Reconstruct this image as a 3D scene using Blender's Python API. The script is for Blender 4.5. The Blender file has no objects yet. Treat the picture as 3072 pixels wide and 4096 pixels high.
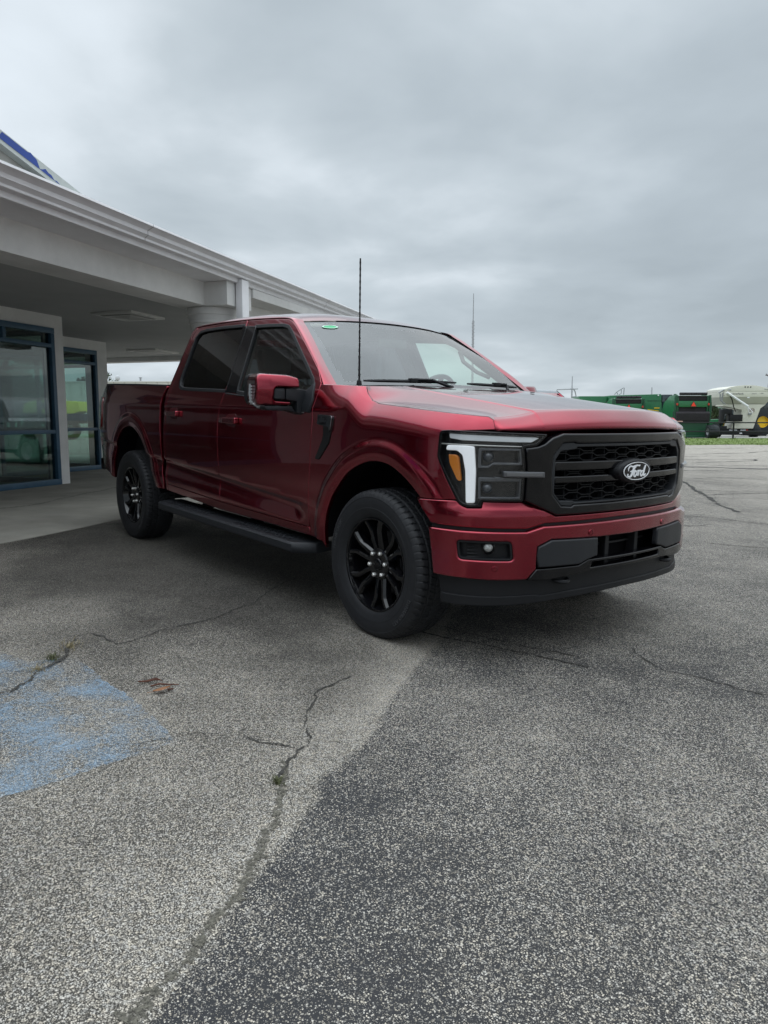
import bpy, bmesh, math, random
import numpy as np
from mathutils import Vector, Matrix
from mathutils.geometry import delaunay_2d_cdt
random.seed(7); rng = np.random.default_rng(7)
R = math.radians
SC = bpy.context.scene
COL = SC.collection

# ------------------------------------------------------------------ camera
CAM = Vector((3.13398, -3.43249, 1.27279))
YAW, PITCH, FPX = 2.46430833, -0.12361086, 2945.809
cam_d = bpy.data.cameras.new("camera")
cam_d.sensor_fit = 'VERTICAL'; cam_d.sensor_height = 36.0
cam_d.lens = FPX * 36.0 / 4096.0
cam_d.clip_start = 0.05; cam_d.clip_end = 20000
cam = bpy.data.objects.new("camera", cam_d); COL.objects.link(cam)
cam.location = CAM
cam.rotation_euler = (math.pi/2 + PITCH, 0, YAW - math.pi/2)
SC.camera = cam
FWD = Vector((math.cos(YAW), math.sin(YAW), 0)); RGT = Vector((math.sin(YAW), -math.cos(YAW), 0))
def far_point(px, py, depth):
    """a world point at a given distance in front of the lot's viewing spot (photograph pixels -> metres)"""
    cp, sp = math.cos(PITCH), math.sin(PITCH)
    f = FWD*cp + Vector((0, 0, sp)); u = RGT.cross(f)
    d = f + RGT*((px-1536)/FPX) + u*(-(py-2048)/FPX)
    return CAM + d*(depth/d.dot(FWD))

# ------------------------------------------------------------------ sky, sun, exposure
SUN_EL, SUN_AZ = R(58), R(75)
world = bpy.data.worlds.new("World"); SC.world = world; world.use_nodes = True
wt = world.node_tree; wt.nodes.clear()
def wn(t, **k):
    n = wt.nodes.new(t)
    for a, b in k.items(): setattr(n, a, b)
    return n
def wl(a, b): wt.links.new(a, b)
out = wn('ShaderNodeOutputWorld'); bg = wn('ShaderNodeBackground'); bg.inputs['Strength'].default_value = 0.1
wl(bg.outputs[0], out.inputs[0])
sky = wn('ShaderNodeTexSky', sky_type='NISHITA', sun_disc=False)
sky.sun_elevation = SUN_EL; sky.sun_rotation = math.pi/2 - SUN_AZ
tc = wn('ShaderNodeTexCoord'); sep = wn('ShaderNodeSeparateXYZ'); wl(tc.outputs['Generated'], sep.inputs[0])
def wmath(op, a, b=None, clamp=False):
    n = wn('ShaderNodeMath', operation=op, use_clamp=clamp)
    for i, v in enumerate((a, b)):
        if v is None: continue
        if isinstance(v, (int, float)): n.inputs[i].default_value = v
        else: wl(v, n.inputs[i])
    return n.outputs[0]
zz = wmath('ADD', wmath('MAXIMUM', sep.outputs[2], 0.0), 0.16)
cx = wmath('DIVIDE', sep.outputs[0], zz); cy = wmath('DIVIDE', sep.outputs[1], zz)
cmb = wn('ShaderNodeCombineXYZ'); wl(cx, cmb.inputs[0]); wl(cy, cmb.inputs[1])
def wnoise(scale, detail, rough, off, dist=0.0, sx=1.0):
    mp = wn('ShaderNodeMapping'); mp.inputs['Location'].default_value = off
    mp.inputs['Rotation'].default_value = (0, 0, R(38)); mp.inputs['Scale'].default_value = (sx, 1, 1)
    wl(cmb.outputs[0], mp.inputs[0])
    n = wn('ShaderNodeTexNoise'); n.inputs['Scale'].default_value = scale; n.inputs['Detail'].default_value = detail
    n.inputs['Roughness'].default_value = rough; n.inputs['Distortion'].default_value = dist
    wl(mp.outputs[0], n.inputs['Vector']); return n.outputs[0]
na = wnoise(0.62, 4, 0.48, (3.1, 7.7, 0), 0.1)
nb = wnoise(1.7, 5, 0.5, (11.3, 2.2, 0), 0.15)
nc = wnoise(0.42, 2, 0.4, (21.0, 5.0, 0))
cl = wmath('ADD', wmath('MULTIPLY', na, 0.52), wmath('ADD', wmath('MULTIPLY', nb, 0.36), wmath('MULTIPLY', nc, 0.22)))
sidev = wn('ShaderNodeVectorMath', operation='DOT_PRODUCT'); wl(tc.outputs['Generated'], sidev.inputs[0]); sidev.inputs[1].default_value = (-0.627, -0.779, 0.55)
cl = wmath('ADD', cl, wmath('SUBTRACT', wmath('MULTIPLY', sidev.outputs['Value'], 0.12), 0.018))
ramp = wn('ShaderNodeValToRGB'); wl(cl, ramp.inputs[0])
el = ramp.color_ramp.elements
el[0].position = 0.36; el[0].color = (3.0, 3.45, 3.78, 1)
el[1].position = 0.72; el[1].color = (6.5, 7.1, 7.65, 1)
for p, c in ((0.49, (3.7, 4.22, 4.60, 1)), (0.565, (4.45, 5.0, 5.4, 1)), (0.63, (5.6, 6.15, 6.6, 1))):
    e = el.new(p); e.color = c
# thin brighter break low over the horizon
hz = wmath('MULTIPLY', wmath('SUBTRACT', 0.13, sep.outputs[2], True), 7.0, True)
mixh = wn('ShaderNodeMixRGB', blend_type='MIX'); wl(wmath('MULTIPLY', hz, 0.35), mixh.inputs[0])
wl(ramp.outputs[0], mixh.inputs[1]); mixh.inputs[2].default_value = (4.0, 4.65, 5.15, 1)
mixs = wn('ShaderNodeMixRGB', blend_type='MIX'); mixs.inputs[0].default_value = 0.96
wl(sky.outputs[0], mixs.inputs[1]); wl(mixh.outputs[0], mixs.inputs[2])
zen = wmath('ADD', 1.0, wmath('MULTIPLY', wmath('MULTIPLY', wmath('SUBTRACT', sep.outputs[2], 0.48), 2.0, True), 2.6))
mz = wn('ShaderNodeVectorMath', operation='SCALE'); wl(mixs.outputs[0], mz.inputs[0]); wl(zen, mz.inputs['Scale'])
wl(mz.outputs[0], bg.inputs[0])
sd = bpy.data.lights.new("sun", 'SUN'); sd.energy = 0.5; sd.angle = R(110); sd.color = (1, 0.97, 0.93)
sun = bpy.data.objects.new("sun", sd); COL.objects.link(sun)
sdir = Vector((math.cos(SUN_EL)*math.cos(SUN_AZ), math.cos(SUN_EL)*math.sin(SUN_AZ), math.sin(SUN_EL)))
sun.rotation_euler = sdir.to_track_quat('Z', 'Y').to_euler(); sun.location = (0, 0, 60)
vs = SC.view_settings
vs.view_transform = 'Standard'; vs.look = 'None'; vs.exposure = 0.40; vs.gamma = 1.0
SC.render.engine = 'CYCLES'
SC.cycles.max_bounces = 10; SC.cycles.transparent_max_bounces = 24; SC.cycles.glossy_bounces = 5
SC.render.resolution_x = 768; SC.render.resolution_y = 1024

# ------------------------------------------------------------------ materials
MATS = {}
def new_mat(name):
    m = bpy.data.materials.new(name); m.use_nodes = True; MATS[name] = m
    return m, m.node_tree, m.node_tree.nodes['Principled BSDF']
def mat(name, color, rough=0.5, metal=0.0, coat=0.0, coat_rough=0.03, spec=0.5, var=0.0, vscale=8.0, bump=0.0, bscale=60.0, emit=0.0, rvar=0.0):
    m, t, b = new_mat(name); N, L = t.nodes, t.links
    b.inputs['Base Color'].default_value = (*color, 1); b.inputs['Roughness'].default_value = rough
    b.inputs['Metallic'].default_value = metal; b.inputs['Coat Weight'].default_value = coat
    b.inputs['Coat Roughness'].default_value = coat_rough; b.inputs['Specular IOR Level'].default_value = spec
    if emit:
        b.inputs['Emission Color'].default_value = (*color, 1); b.inputs['Emission Strength'].default_value = emit
    if var or bump or rvar:
        tcn = N.new('ShaderNodeTexCoord')
        nz = N.new('ShaderNodeTexNoise'); nz.inputs['Scale'].default_value = vscale; nz.inputs['Detail'].default_value = 6
        nz.inputs['Roughness'].default_value = 0.6
        L.new(tcn.outputs['Object'], nz.inputs['Vector'])
    if var:
        mr = N.new('ShaderNodeMapRange'); mr.inputs[1].default_value = 0.3; mr.inputs[2].default_value = 0.7
        mr.inputs[3].default_value = 1-var; mr.inputs[4].default_value = 1+var
        L.new(nz.outputs[0], mr.inputs[0])
        mx = N.new('ShaderNodeVectorMath'); mx.operation = 'SCALE'; mx.inputs[0].default_value = color
        L.new(mr.outputs[0], mx.inputs['Scale']); L.new(mx.outputs[0], b.inputs['Base Color'])
    if rvar:
        m2 = N.new('ShaderNodeMapRange'); m2.inputs[1].default_value = 0.3; m2.inputs[2].default_value = 0.7
        m2.inputs[3].default_value = max(0, rough-rvar); m2.inputs[4].default_value = rough+rvar
        L.new(nz.outputs[0], m2.inputs[0]); L.new(m2.outputs[0], b.inputs['Roughness'])
    if bump:
        n2 = N.new('ShaderNodeTexNoise'); n2.inputs['Scale'].default_value = bscale; n2.inputs['Detail'].default_value = 4
        L.new(tcn.outputs['Object'], n2.inputs['Vector'])
        bp = N.new('ShaderNodeBump'); bp.inputs['Strength'].default_value = bump; bp.inputs['Distance'].default_value = 0.01
        L.new(n2.outputs[0], bp.inputs['Height']); L.new(bp.outputs[0], b.inputs['Normal'])
    return m
def glass(name, tint, rough=0.0, refl=1.0, body=None, body_f=0.0, ior=1.5):
    """thin pane: tinted see-through plus a Fresnel mirror on top"""
    m = bpy.data.materials.new(name); m.use_nodes = True; MATS[name] = m
    t = m.node_tree; N, L = t.nodes, t.links; N.clear()
    o = N.new('ShaderNodeOutputMaterial'); tr = N.new('ShaderNodeBsdfTransparent'); tr.inputs[0].default_value = (*tint, 1)
    gl = N.new('ShaderNodeBsdfGlossy'); gl.inputs['Roughness'].default_value = rough; gl.inputs[0].default_value = (refl, refl, refl, 1)
    fr = N.new('ShaderNodeFresnel'); fr.inputs[0].default_value = ior
    ge = N.new('ShaderNodeNewGeometry'); im = N.new('ShaderNodeMapRange'); im.inputs[3].default_value = ior; im.inputs[4].default_value = 1/ior
    L.new(ge.outputs['Backfacing'], im.inputs[0]); L.new(im.outputs[0], fr.inputs[0])
    mx = N.new('ShaderNodeMixShader')
    src = tr.outputs[0]
    if body:
        df = N.new('ShaderNodeBsdfDiffuse'); df.inputs[0].default_value = (*body, 1)
        m0 = N.new('ShaderNodeMixShader'); m0.inputs[0].default_value = body_f
        L.new(tr.outputs[0], m0.inputs[1]); L.new(df.outputs[0], m0.inputs[2]); src = m0.outputs[0]
    L.new(fr.outputs[0], mx.inputs[0]); L.new(src, mx.inputs[1]); L.new(gl.outputs[0], mx.inputs[2])
    L.new(mx.outputs[0], o.inputs[0]); return m

PAINT = mat('red_paint', (0.25, 0.005, 0.021), rough=0.21, metal=0.95, coat=1.0, coat_rough=0.012, spec=0.5)
PAINT.node_tree.nodes['Principled BSDF'].inputs['Coat IOR'].default_value = 1.5
BLACKG = mat('gloss_black', (0.0035, 0.0035, 0.0045), rough=0.06, spec=0.4)
BLACKM = mat('matte_black_plastic', (0.008, 0.0084, 0.010), rough=0.5, spec=0.3, bump=0.15, bscale=600)
GREYP = mat('dark_grey_plastic', (0.015, 0.0165, 0.0195), rough=0.45, spec=0.4, bump=0.1, bscale=500)
DEEP = mat('deep_black', (0.004, 0.004, 0.005), rough=0.9, spec=0.1)  # near-black matte for liners, backings, fillers and seams
CHASSIS = mat('underbody_metal', (0.012, 0.012, 0.013), rough=0.7, var=0.3)
RUBBER = mat('tyre_rubber', (0.013, 0.0137, 0.016), rough=0.6, spec=0.4, var=0.25, vscale=14, bump=0.1, bscale=250)
RIMM = mat('black_alloy', (0.004, 0.004, 0.005), rough=0.09, spec=0.5)
CHROME = mat('chrome', (0.80, 0.79, 0.76), rough=0.28, metal=0.75)
SATIN = mat('satin_trim', (0.35, 0.35, 0.37), rough=0.3, metal=1.0)
STEP = mat('step_plastic', (0.015, 0.0165, 0.020), rough=0.5, spec=.4, bump=0.2, bscale=300)
WHITEL = mat('white_lamp_diffuser', (0.82, 0.84, 0.86), rough=0.35, coat=0.7, emit=0.22)
CLEARL = mat('clear_lamp_tube', (0.66, 0.69, 0.71), rough=0.2, coat=1.0, metal=0.1, emit=0.06)
AMBER = mat('amber_reflector', (0.62, 0.19, 0.01), rough=0.25, coat=1.0, bump=0.3, bscale=250)
REDL = mat('red_lamp', (0.12, 0.004, 0.004), rough=0.15, coat=1.0)
LENS_IN = mat('lamp_inner', (0.012, 0.0125, 0.014), rough=0.15, spec=0.5)
LENS_G = mat('lamp_inner_grey', (0.065, 0.068, 0.075), rough=0.22, coat=0.8)
EMBW = mat('emblem_white', (0.85, 0.86, 0.88), rough=0.3, coat=0.5)
CLOTH = mat('seat_cloth', (0.03, 0.03, 0.033), rough=0.85)
TRIM = mat('interior_trim', (0.035, 0.036, 0.04), rough=0.7)
HEADL = mat('headliner', (0.16, 0.16, 0.16), rough=0.9)
WIND = glass('windshield_glass', (0.74, 0.88, 0.81), ior=1.8, body=(0.45, 0.50, 0.50), body_f=0.06)
SIDEG = glass('side_glass', (0.60, 0.70, 0.65), ior=1.5)
PRIVG = glass('privacy_glass', (0.045, 0.05, 0.055), ior=1.5)
LAMPG = glass('lamp_lens', (0.92, 0.93, 0.94), ior=1.5)
FRIT = glass('windshield_border', (0.03, 0.035, 0.035), ior=1.95, body=(0.03, 0.033, 0.034), body_f=0.9)
STICK = mat('green_sticker', (0.04, 0.42, 0.17), rough=0.5)

# ------------------------------------------------------------------ mesh helpers
class MB:
    def __init__(s): s.v = []; s.f = []; s.m = []; s.n = []
    def add(s, verts, faces, mi=0, normals=None):
        if normals is not None and len(s.n) == len(s.v): s.n += [tuple(map(float, q)) for q in normals]
        o = len(s.v); s.v += [tuple(map(float, p)) for p in verts]
        s.f += [tuple(i+o for i in f) for f in faces]; s.m += [mi]*len(faces); return s
    def merge(s, b, M=None):
        vs_ = b.v if M is None else [tuple(M @ Vector(p)) for p in b.v]
        if len(b.n) == len(b.v) and len(s.n) == len(s.v): s.n += b.n if M is None else [tuple(M.to_3x3() @ Vector(p)) for p in b.n]
        o = len(s.v); s.v += vs_; s.f += [tuple(i+o for i in f) for f in b.f]; s.m += b.m; return s
    def mirror(s):
        r = MB(); r.v = [(x, -y, z) for x, y, z in s.v]; r.f = [f[::-1] for f in s.f]; r.m = list(s.m); r.n = [(x, -y, z) for x, y, z in s.n]; return r
    def both(s): return MB().merge(s).merge(s.mirror())
    def xf(s, M): return MB().merge(s, M)
    def box(s, lo, hi, bev=0.0, mi=0):
        lo = [min(a, b) for a, b in zip(lo, hi)]; hi_ = [max(a, b) for a, b in zip(lo, hi)]
        bm = bmesh.new(); bmesh.ops.create_cube(bm, size=1.0)
        for v in bm.verts:
            for k in range(3): v.co[k] = (lo[k]+hi_[k])/2 + v.co[k]*(hi_[k]-lo[k])
        if bev: bmesh.ops.bevel(bm, geom=bm.edges[:], offset=min(bev, min(h-l for h, l in zip(hi_, lo))*0.45), segments=2, profile=0.6, affect='EDGES')
        return s.from_bm(bm, mi)
    def from_bm(s, bm, mi=0):
        bm.verts.index_update()
        s.add([v.co for v in bm.verts], [[v.index for v in f.verts] for f in bm.faces], mi); bm.free(); return s
    def tube(s, pts, r, n=8, mi=0, cap=True):
        pts = [Vector(p) for p in pts]; rs = r if isinstance(r, (list, tuple)) else [r]*len(pts)
        up = None; rings = []
        for i, p in enumerate(pts):
            t = (pts[min(i+1, len(pts)-1)] - pts[max(i-1, 0)]).normalized()
            if up is None: up = Vector((0, 0, 1)) if abs(t.z) < 0.9 else Vector((1, 0, 0))
            a = t.cross(up).normalized(); b = a.cross(t).normalized(); up = b
            rings.append([p + (a*math.cos(2*math.pi*k/n) + b*math.sin(2*math.pi*k/n))*rs[i] for k in range(n)])
        V = [q for g in rings for q in g]; F = []
        for i in range(len(pts)-1):
            for k in range(n): F.append((i*n+k, i*n+(k+1) % n, (i+1)*n+(k+1) % n, (i+1)*n+k))
        if cap: F.append(tuple(range(n))[::-1]); F.append(tuple((len(pts)-1)*n+k for k in range(n)))
        return s.add(V, F, mi)
    def grid(s, G, mi=0, flip=False, mfun=None):
        h, w = len(G), len(G[0]); V = [p for r_ in G for p in r_]; o = len(s.v)
        s.v += [tuple(map(float, p)) for p in V]
        for i in range(h-1):
            for j in range(w-1):
                f = (o+i*w+j, o+i*w+j+1, o+(i+1)*w+j+1, o+(i+1)*w+j)
                s.f.append(f[::-1] if flip else f); s.m.append(mfun(i, j) if mfun else mi)
        return s
    def prism(s, poly, axis, a, b, mi=0, bev=0.0):
        """closed 2D outline swept along an axis; the two 2D coordinates are the other axes in order"""
        def P(u, v, w):
            r_ = [u, v]; r_.insert(axis, w); return r_
        n = len(poly); bm = bmesh.new()
        A = [bm.verts.new(P(u, v, a)) for u, v in poly]; B = [bm.verts.new(P(u, v, b)) for u, v in poly]
        bm.faces.new(A); bm.faces.new(B[::-1])
        for i in range(n): bm.faces.new((A[i], B[i], B[(i+1) % n], A[(i+1) % n]))
        bmesh.ops.recalc_face_normals(bm, faces=bm.faces[:])
        if bev:
            es = [e for e in bm.edges]
            bmesh.ops.bevel(bm, geom=es, offset=bev, segments=2, profile=0.6, affect='EDGES', clamp_overlap=True)
        return s.from_bm(bm, mi)
    def lathe(s, prof, axis_o=(0, 0, 0), n=48, axis='z', mi=0, a0=0, a1=2*math.pi):
        full = abs(a1-a0-2*math.pi) < 1e-6; m = n if full else n+1; V = []
        for k in range(m):
            a = a0+(a1-a0)*k/n
            for r_, h in prof:
                c, d = r_*math.cos(a), r_*math.sin(a)
                q = {'z': (c, d, h), 'y': (c, h, d), 'x': (h, c, d)}[axis]
                V.append([q[i]+axis_o[i] for i in range(3)])
        w = len(prof); F = []
        for k in range(n):
            k2 = (k+1) % m
            for j in range(w-1):
                f = (k*w+j, k*w+j+1, k2*w+j+1, k2*w+j); F.append(f)
        return s.add(V, F, mi)
    def build(s, name, material, parent=None, smooth=True, angle=38, recalc=False, loc=None):
        me = bpy.data.meshes.new(name); me.from_pydata(s.v, [], s.f); me.update()
        mats = material if isinstance(material, (list, tuple)) else [material]
        for m in mats: me.materials.append(m)
        if len(mats) > 1: me.polygons.foreach_set('material_index', s.m)
        if recalc:
            bm = bmesh.new(); bm.from_mesh(me); bmesh.ops.recalc_face_normals(bm, faces=bm.faces[:]); bm.to_mesh(me); bm.free()
        if smooth:
            me.shade_smooth()
            if len(s.n) == len(s.v) and s.v and not recalc: me.normals_split_custom_set_from_vertices(s.n)
            else: me.set_sharp_from_angle(angle=R(angle))
        o = bpy.data.objects.new(name, me); COL.objects.link(o)
        if parent: o.parent = parent
        if loc is not None: o.location = loc
        return o
def empty(name, loc=(0, 0, 0), rz=0.0):
    o = bpy.data.objects.new(name, None); COL.objects.link(o); o.location = loc; o.rotation_euler = (0, 0, rz)
    o.empty_display_size = 0.2; return o
def tag(o, label, cat, group=None, kind=None):
    if label: o['label'] = label
    if cat: o['category'] = cat
    if group: o['group'] = group
    if kind: o['kind'] = kind
    return o
def struct(o): o['kind'] = 'structure'; return o
def kids(o): return list(o.children)
def copy_tree(o, parent=None):
    c = o.copy(); COL.objects.link(c)
    if parent: c.parent = parent
    for ch in kids(o): copy_tree(ch, c)
    return c
def text_mesh(txt, size, extrude=0.0, font_shear=0.0, space=1.0, align='CENTER'):
    cu = bpy.data.curves.new('lettering', 'FONT'); cu.body = txt; cu.size = size; cu.extrude = extrude
    cu.shear = font_shear; cu.align_x = align; cu.align_y = 'CENTER'; cu.space_character = space
    o = bpy.data.objects.new('lettering', cu); COL.objects.link(o)
    dg = bpy.context.evaluated_depsgraph_get(); me = o.evaluated_get(dg).to_mesh()
    mb = MB(); mb.add([v.co for v in me.vertices], [tuple(p.vertices) for p in me.polygons])
    o.evaluated_get(dg).to_mesh_clear(); bpy.data.objects.remove(o); bpy.data.curves.remove(cu); return mb
def catmull(P, n, closed=False):
    P = [np.array(p, float) for p in P]; out_ = []; m = len(P); segs = m if closed else m-1
    for i in range(segs):
        if closed: a, b, c, d = P[(i-1) % m], P[i], P[(i+1) % m], P[(i+2) % m]
        else: a, b, c, d = P[max(i-1, 0)], P[i], P[i+1], P[min(i+2, m-1)]
        for k in range(n):
            t = k/n
            out_.append(0.5*((2*b)+(-a+c)*t+(2*a-5*b+4*c-d)*t*t+(-a+3*b-3*c+d)*t**3))
    if not closed: out_.append(P[-1])
    return out_
def loft(ctrl, nu, nv):
    rows = [catmull(r_, nv) for r_ in ctrl]
    cols = [catmull([rows[i][j] for i in range(len(rows))], nu) for j in range(len(rows[0]))]
    return [[cols[j][i] for j in range(len(cols))] for i in range(len(cols[0]))]
def area2(p): return 0.5*sum(p[i][0]*p[(i+1) % len(p)][1]-p[(i+1) % len(p)][0]*p[i][1] for i in range(len(p)))
def fillet(poly, r, n=4):
    """round every corner of a closed 2D outline"""
    out_ = []; m = len(poly)
    for i in range(m):
        a, b, c = (np.array(poly[j % m], float) for j in (i-1, i, i+1))
        d1, d2 = a-b, c-b; l1, l2 = np.linalg.norm(d1), np.linalg.norm(d2)
        rr = r[i] if isinstance(r, (list, tuple)) else r
        k = min(rr, l1*0.45, l2*0.45)
        if k < 1e-4: out_.append(tuple(b)); continue
        p, q = b+d1/l1*k, b+d2/l2*k
        for t in np.linspace(0, 1, n+1): out_.append(tuple((1-t)**2*p+2*t*(1-t)*b+t*t*q))
    return out_
def resamp(poly, res):
    out_ = []
    for i in range(len(poly)):
        a, b = np.array(poly[i], float), np.array(poly[(i+1) % len(poly)], float); l = np.linalg.norm(b-a)
        if l < 1e-6: continue
        n = max(1, int(math.ceil(l/res)))
        for k in range(n): out_.append(a+(b-a)*k/n)
    return np.array(out_)
def inside(P, poly):
    x, y = P[:, 0], P[:, 1]; r_ = np.zeros(len(P), bool); n = len(poly); j = n-1
    for i in range(n):
        xi, yi = poly[i]; xj, yj = poly[j]
        c = ((yi > y) != (yj > y)) & (x < (xj-xi)*(y-yi)/((yj-yi) if yj != yi else 1e-12)+xi)
        r_ ^= c; j = i
    return r_
def segdist(P, poly, closed=True):
    d = np.full(len(P), 1e9); n = len(poly)
    for i in range(n if closed else n-1):
        a, b = np.array(poly[i]), np.array(poly[(i+1) % n]); ab = b-a; L2 = ab@ab+1e-12
        t = np.clip(((P-a)@ab)/L2, 0, 1); d = np.minimum(d, np.linalg.norm(P-(a+t[:, None]*ab), axis=1))
    return d
def patch(poly, mapf, holes=(), res=0.04, edge=0.004, flange=0.02, mi=0, mb=None, guides=()):
    """sheet-metal panel: a 2D outline (with holes) meshed by constrained Delaunay, put on a curved
    surface mapf(u, v, depth), its rims rolled over and folded inwards"""
    mb = mb or MB(); loops = []
    for L, sgn in [(poly, 1)]+[(h, -1) for h in holes]:
        L = [tuple(p) for p in L]
        if area2(L)*sgn < 0: L = L[::-1]
        o = resamp(L, res); n_ = len(o)
        t = np.roll(o, -1, 0)-o; t /= np.linalg.norm(t, axis=1)[:, None]+1e-12
        nn = np.stack([t[:, 1], -t[:, 0]], 1); nv = nn+np.roll(nn, 1, 0)
        l = np.linalg.norm(nv, axis=1)[:, None]; nv /= l+1e-9; nv *= np.minimum(2.0/np.maximum(l, 0.7), 2.2)
        loops.append((o, nv, o-nv*edge))
    out_in = loops[0][2]; lo, hi = out_in.min(0), out_in.max(0)
    gx, gy = np.meshgrid(np.arange(lo[0]+res*0.5, hi[0], res), np.arange(lo[1]+res*0.5, hi[1], res))
    G = np.stack([gx.ravel(), gy.ravel()], 1)
    if len(G):
        k = inside(G, out_in)&(segdist(G, out_in) > res*0.45)
        for h in loops[1:]: k &= (~inside(G, h[2]))&(segdist(G, h[2]) > res*0.45)
        G = G[k]
    gl_ = []
    for gd in guides:
        q = np.array(gd, float)
        if q[:, 0].max() < lo[0] or q[:, 0].min() > hi[0]: continue
        dd = np.r_[0, np.cumsum(np.linalg.norm(np.diff(q, axis=0), axis=1))]; n_ = max(2, int(dd[-1]/(res*.6))); t = np.linspace(0, dd[-1], n_)
        q = np.stack([np.interp(t, dd, q[:, 0]), np.interp(t, dd, q[:, 1])], 1)
        ok = inside(q, out_in)&(segdist(q, out_in) > .008)
        for h in loops[1:]: ok &= (~inside(q, h[2]))&(segdist(q, h[2]) > .008)
        for g2 in gl_: ok &= np.array([np.min(np.linalg.norm(g2-p, axis=1)) > .005 if len(g2) else True for p in q])
        gl_.append(q[ok])
    GD = np.concatenate(gl_) if gl_ else np.zeros((0, 2))
    if len(GD) and len(G): G = G[np.array([np.min(np.linalg.norm(GD-p, axis=1)) for p in G]) > res*.42]
    if len(GD): G = np.concatenate([G, GD])
    V2 = []; E = []; start = []
    for o, nv, ins in loops:
        s0 = len(V2); start.append(s0); V2 += [Vector(p) for p in ins]
        E += [(s0+i, s0+(i+1) % len(ins)) for i in range(len(ins))]
    V2 += [Vector(p) for p in G]
    ov, _, of, orig, _, _ = delaunay_2d_cdt(V2, E, [], 0, 1e-7)
    ov2 = np.array([(p.x, p.y) for p in ov]); T = [tuple(f) for f in of]
    cen = np.array([ov2[list(f)].mean(0) for f in T]); k = inside(cen, out_in)
    for h in loops[1:]: k &= ~inside(cen, h[2])
    T = [f for f, q in zip(T, k) if q]
    V = [Vector(mapf(p[0], p[1], 0.0)) for p in ov2]
    inv = {}
    for i, ol in enumerate(orig):
        for q in ol: inv[q] = i
    F = list(T)
    f0 = max(T, key=lambda f: abs(area2([ov2[i] for i in f])))
    nrm = (V[f0[1]]-V[f0[0]]).cross(V[f0[2]]-V[f0[0]])
    outw = V[f0[0]]-Vector(mapf(*ov2[f0[0]], 0.01)); flip = nrm.dot(outw) < 0
    e_ = min(.005, res*.4); NRM = []
    for p in ov2:
        q = [Vector(mapf(p[0]+a*e_, p[1]+b_*e_, 0.0)) for a, b_ in ((1, 0), (-1, 0), (0, 1), (0, -1))]
        n3 = (q[0]-q[1]).cross(q[2]-q[3]); n3.normalize()
        if n3.dot(Vector(mapf(p[0], p[1], 0.0))-Vector(mapf(p[0], p[1], 0.01))) < 0: n3 = -n3
        NRM.append(n3)
    for (o, nv, ins), s0 in zip(loops, start):
        tan = [(Vector(mapf(*(o[i]+nv[i]*.002), 0.0))-Vector(mapf(*(o[i]-nv[i]*.002), 0.0))).normalized() for i in range(len(o))]
        n_ = len(o); r0 = [inv[s0+i] for i in range(n_)]; prev = r0
        for off, dep, wn_ in ((edge*0.3, edge*0.3, .7), (0.0, edge, .12), (0.0, max(flange, edge*1.2), 0)):
            NRM += [(NRM[r0[i]]*wn_+tan[i]*(1 if wn_ < .5 else .7)).normalized() for i in range(n_)]
            b0 = len(V); V += [Vector(mapf(*(o[i]-nv[i]*off), dep)) for i in range(n_)]
            cur = list(range(b0, b0+n_))
            for i in range(n_):
                j = (i+1) % n_; F.append((prev[i], cur[i], cur[j], prev[j]))
            prev = cur
    if flip: F = [f[::-1] for f in F]
    return mb.add(V, F, mi, NRM)

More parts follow.
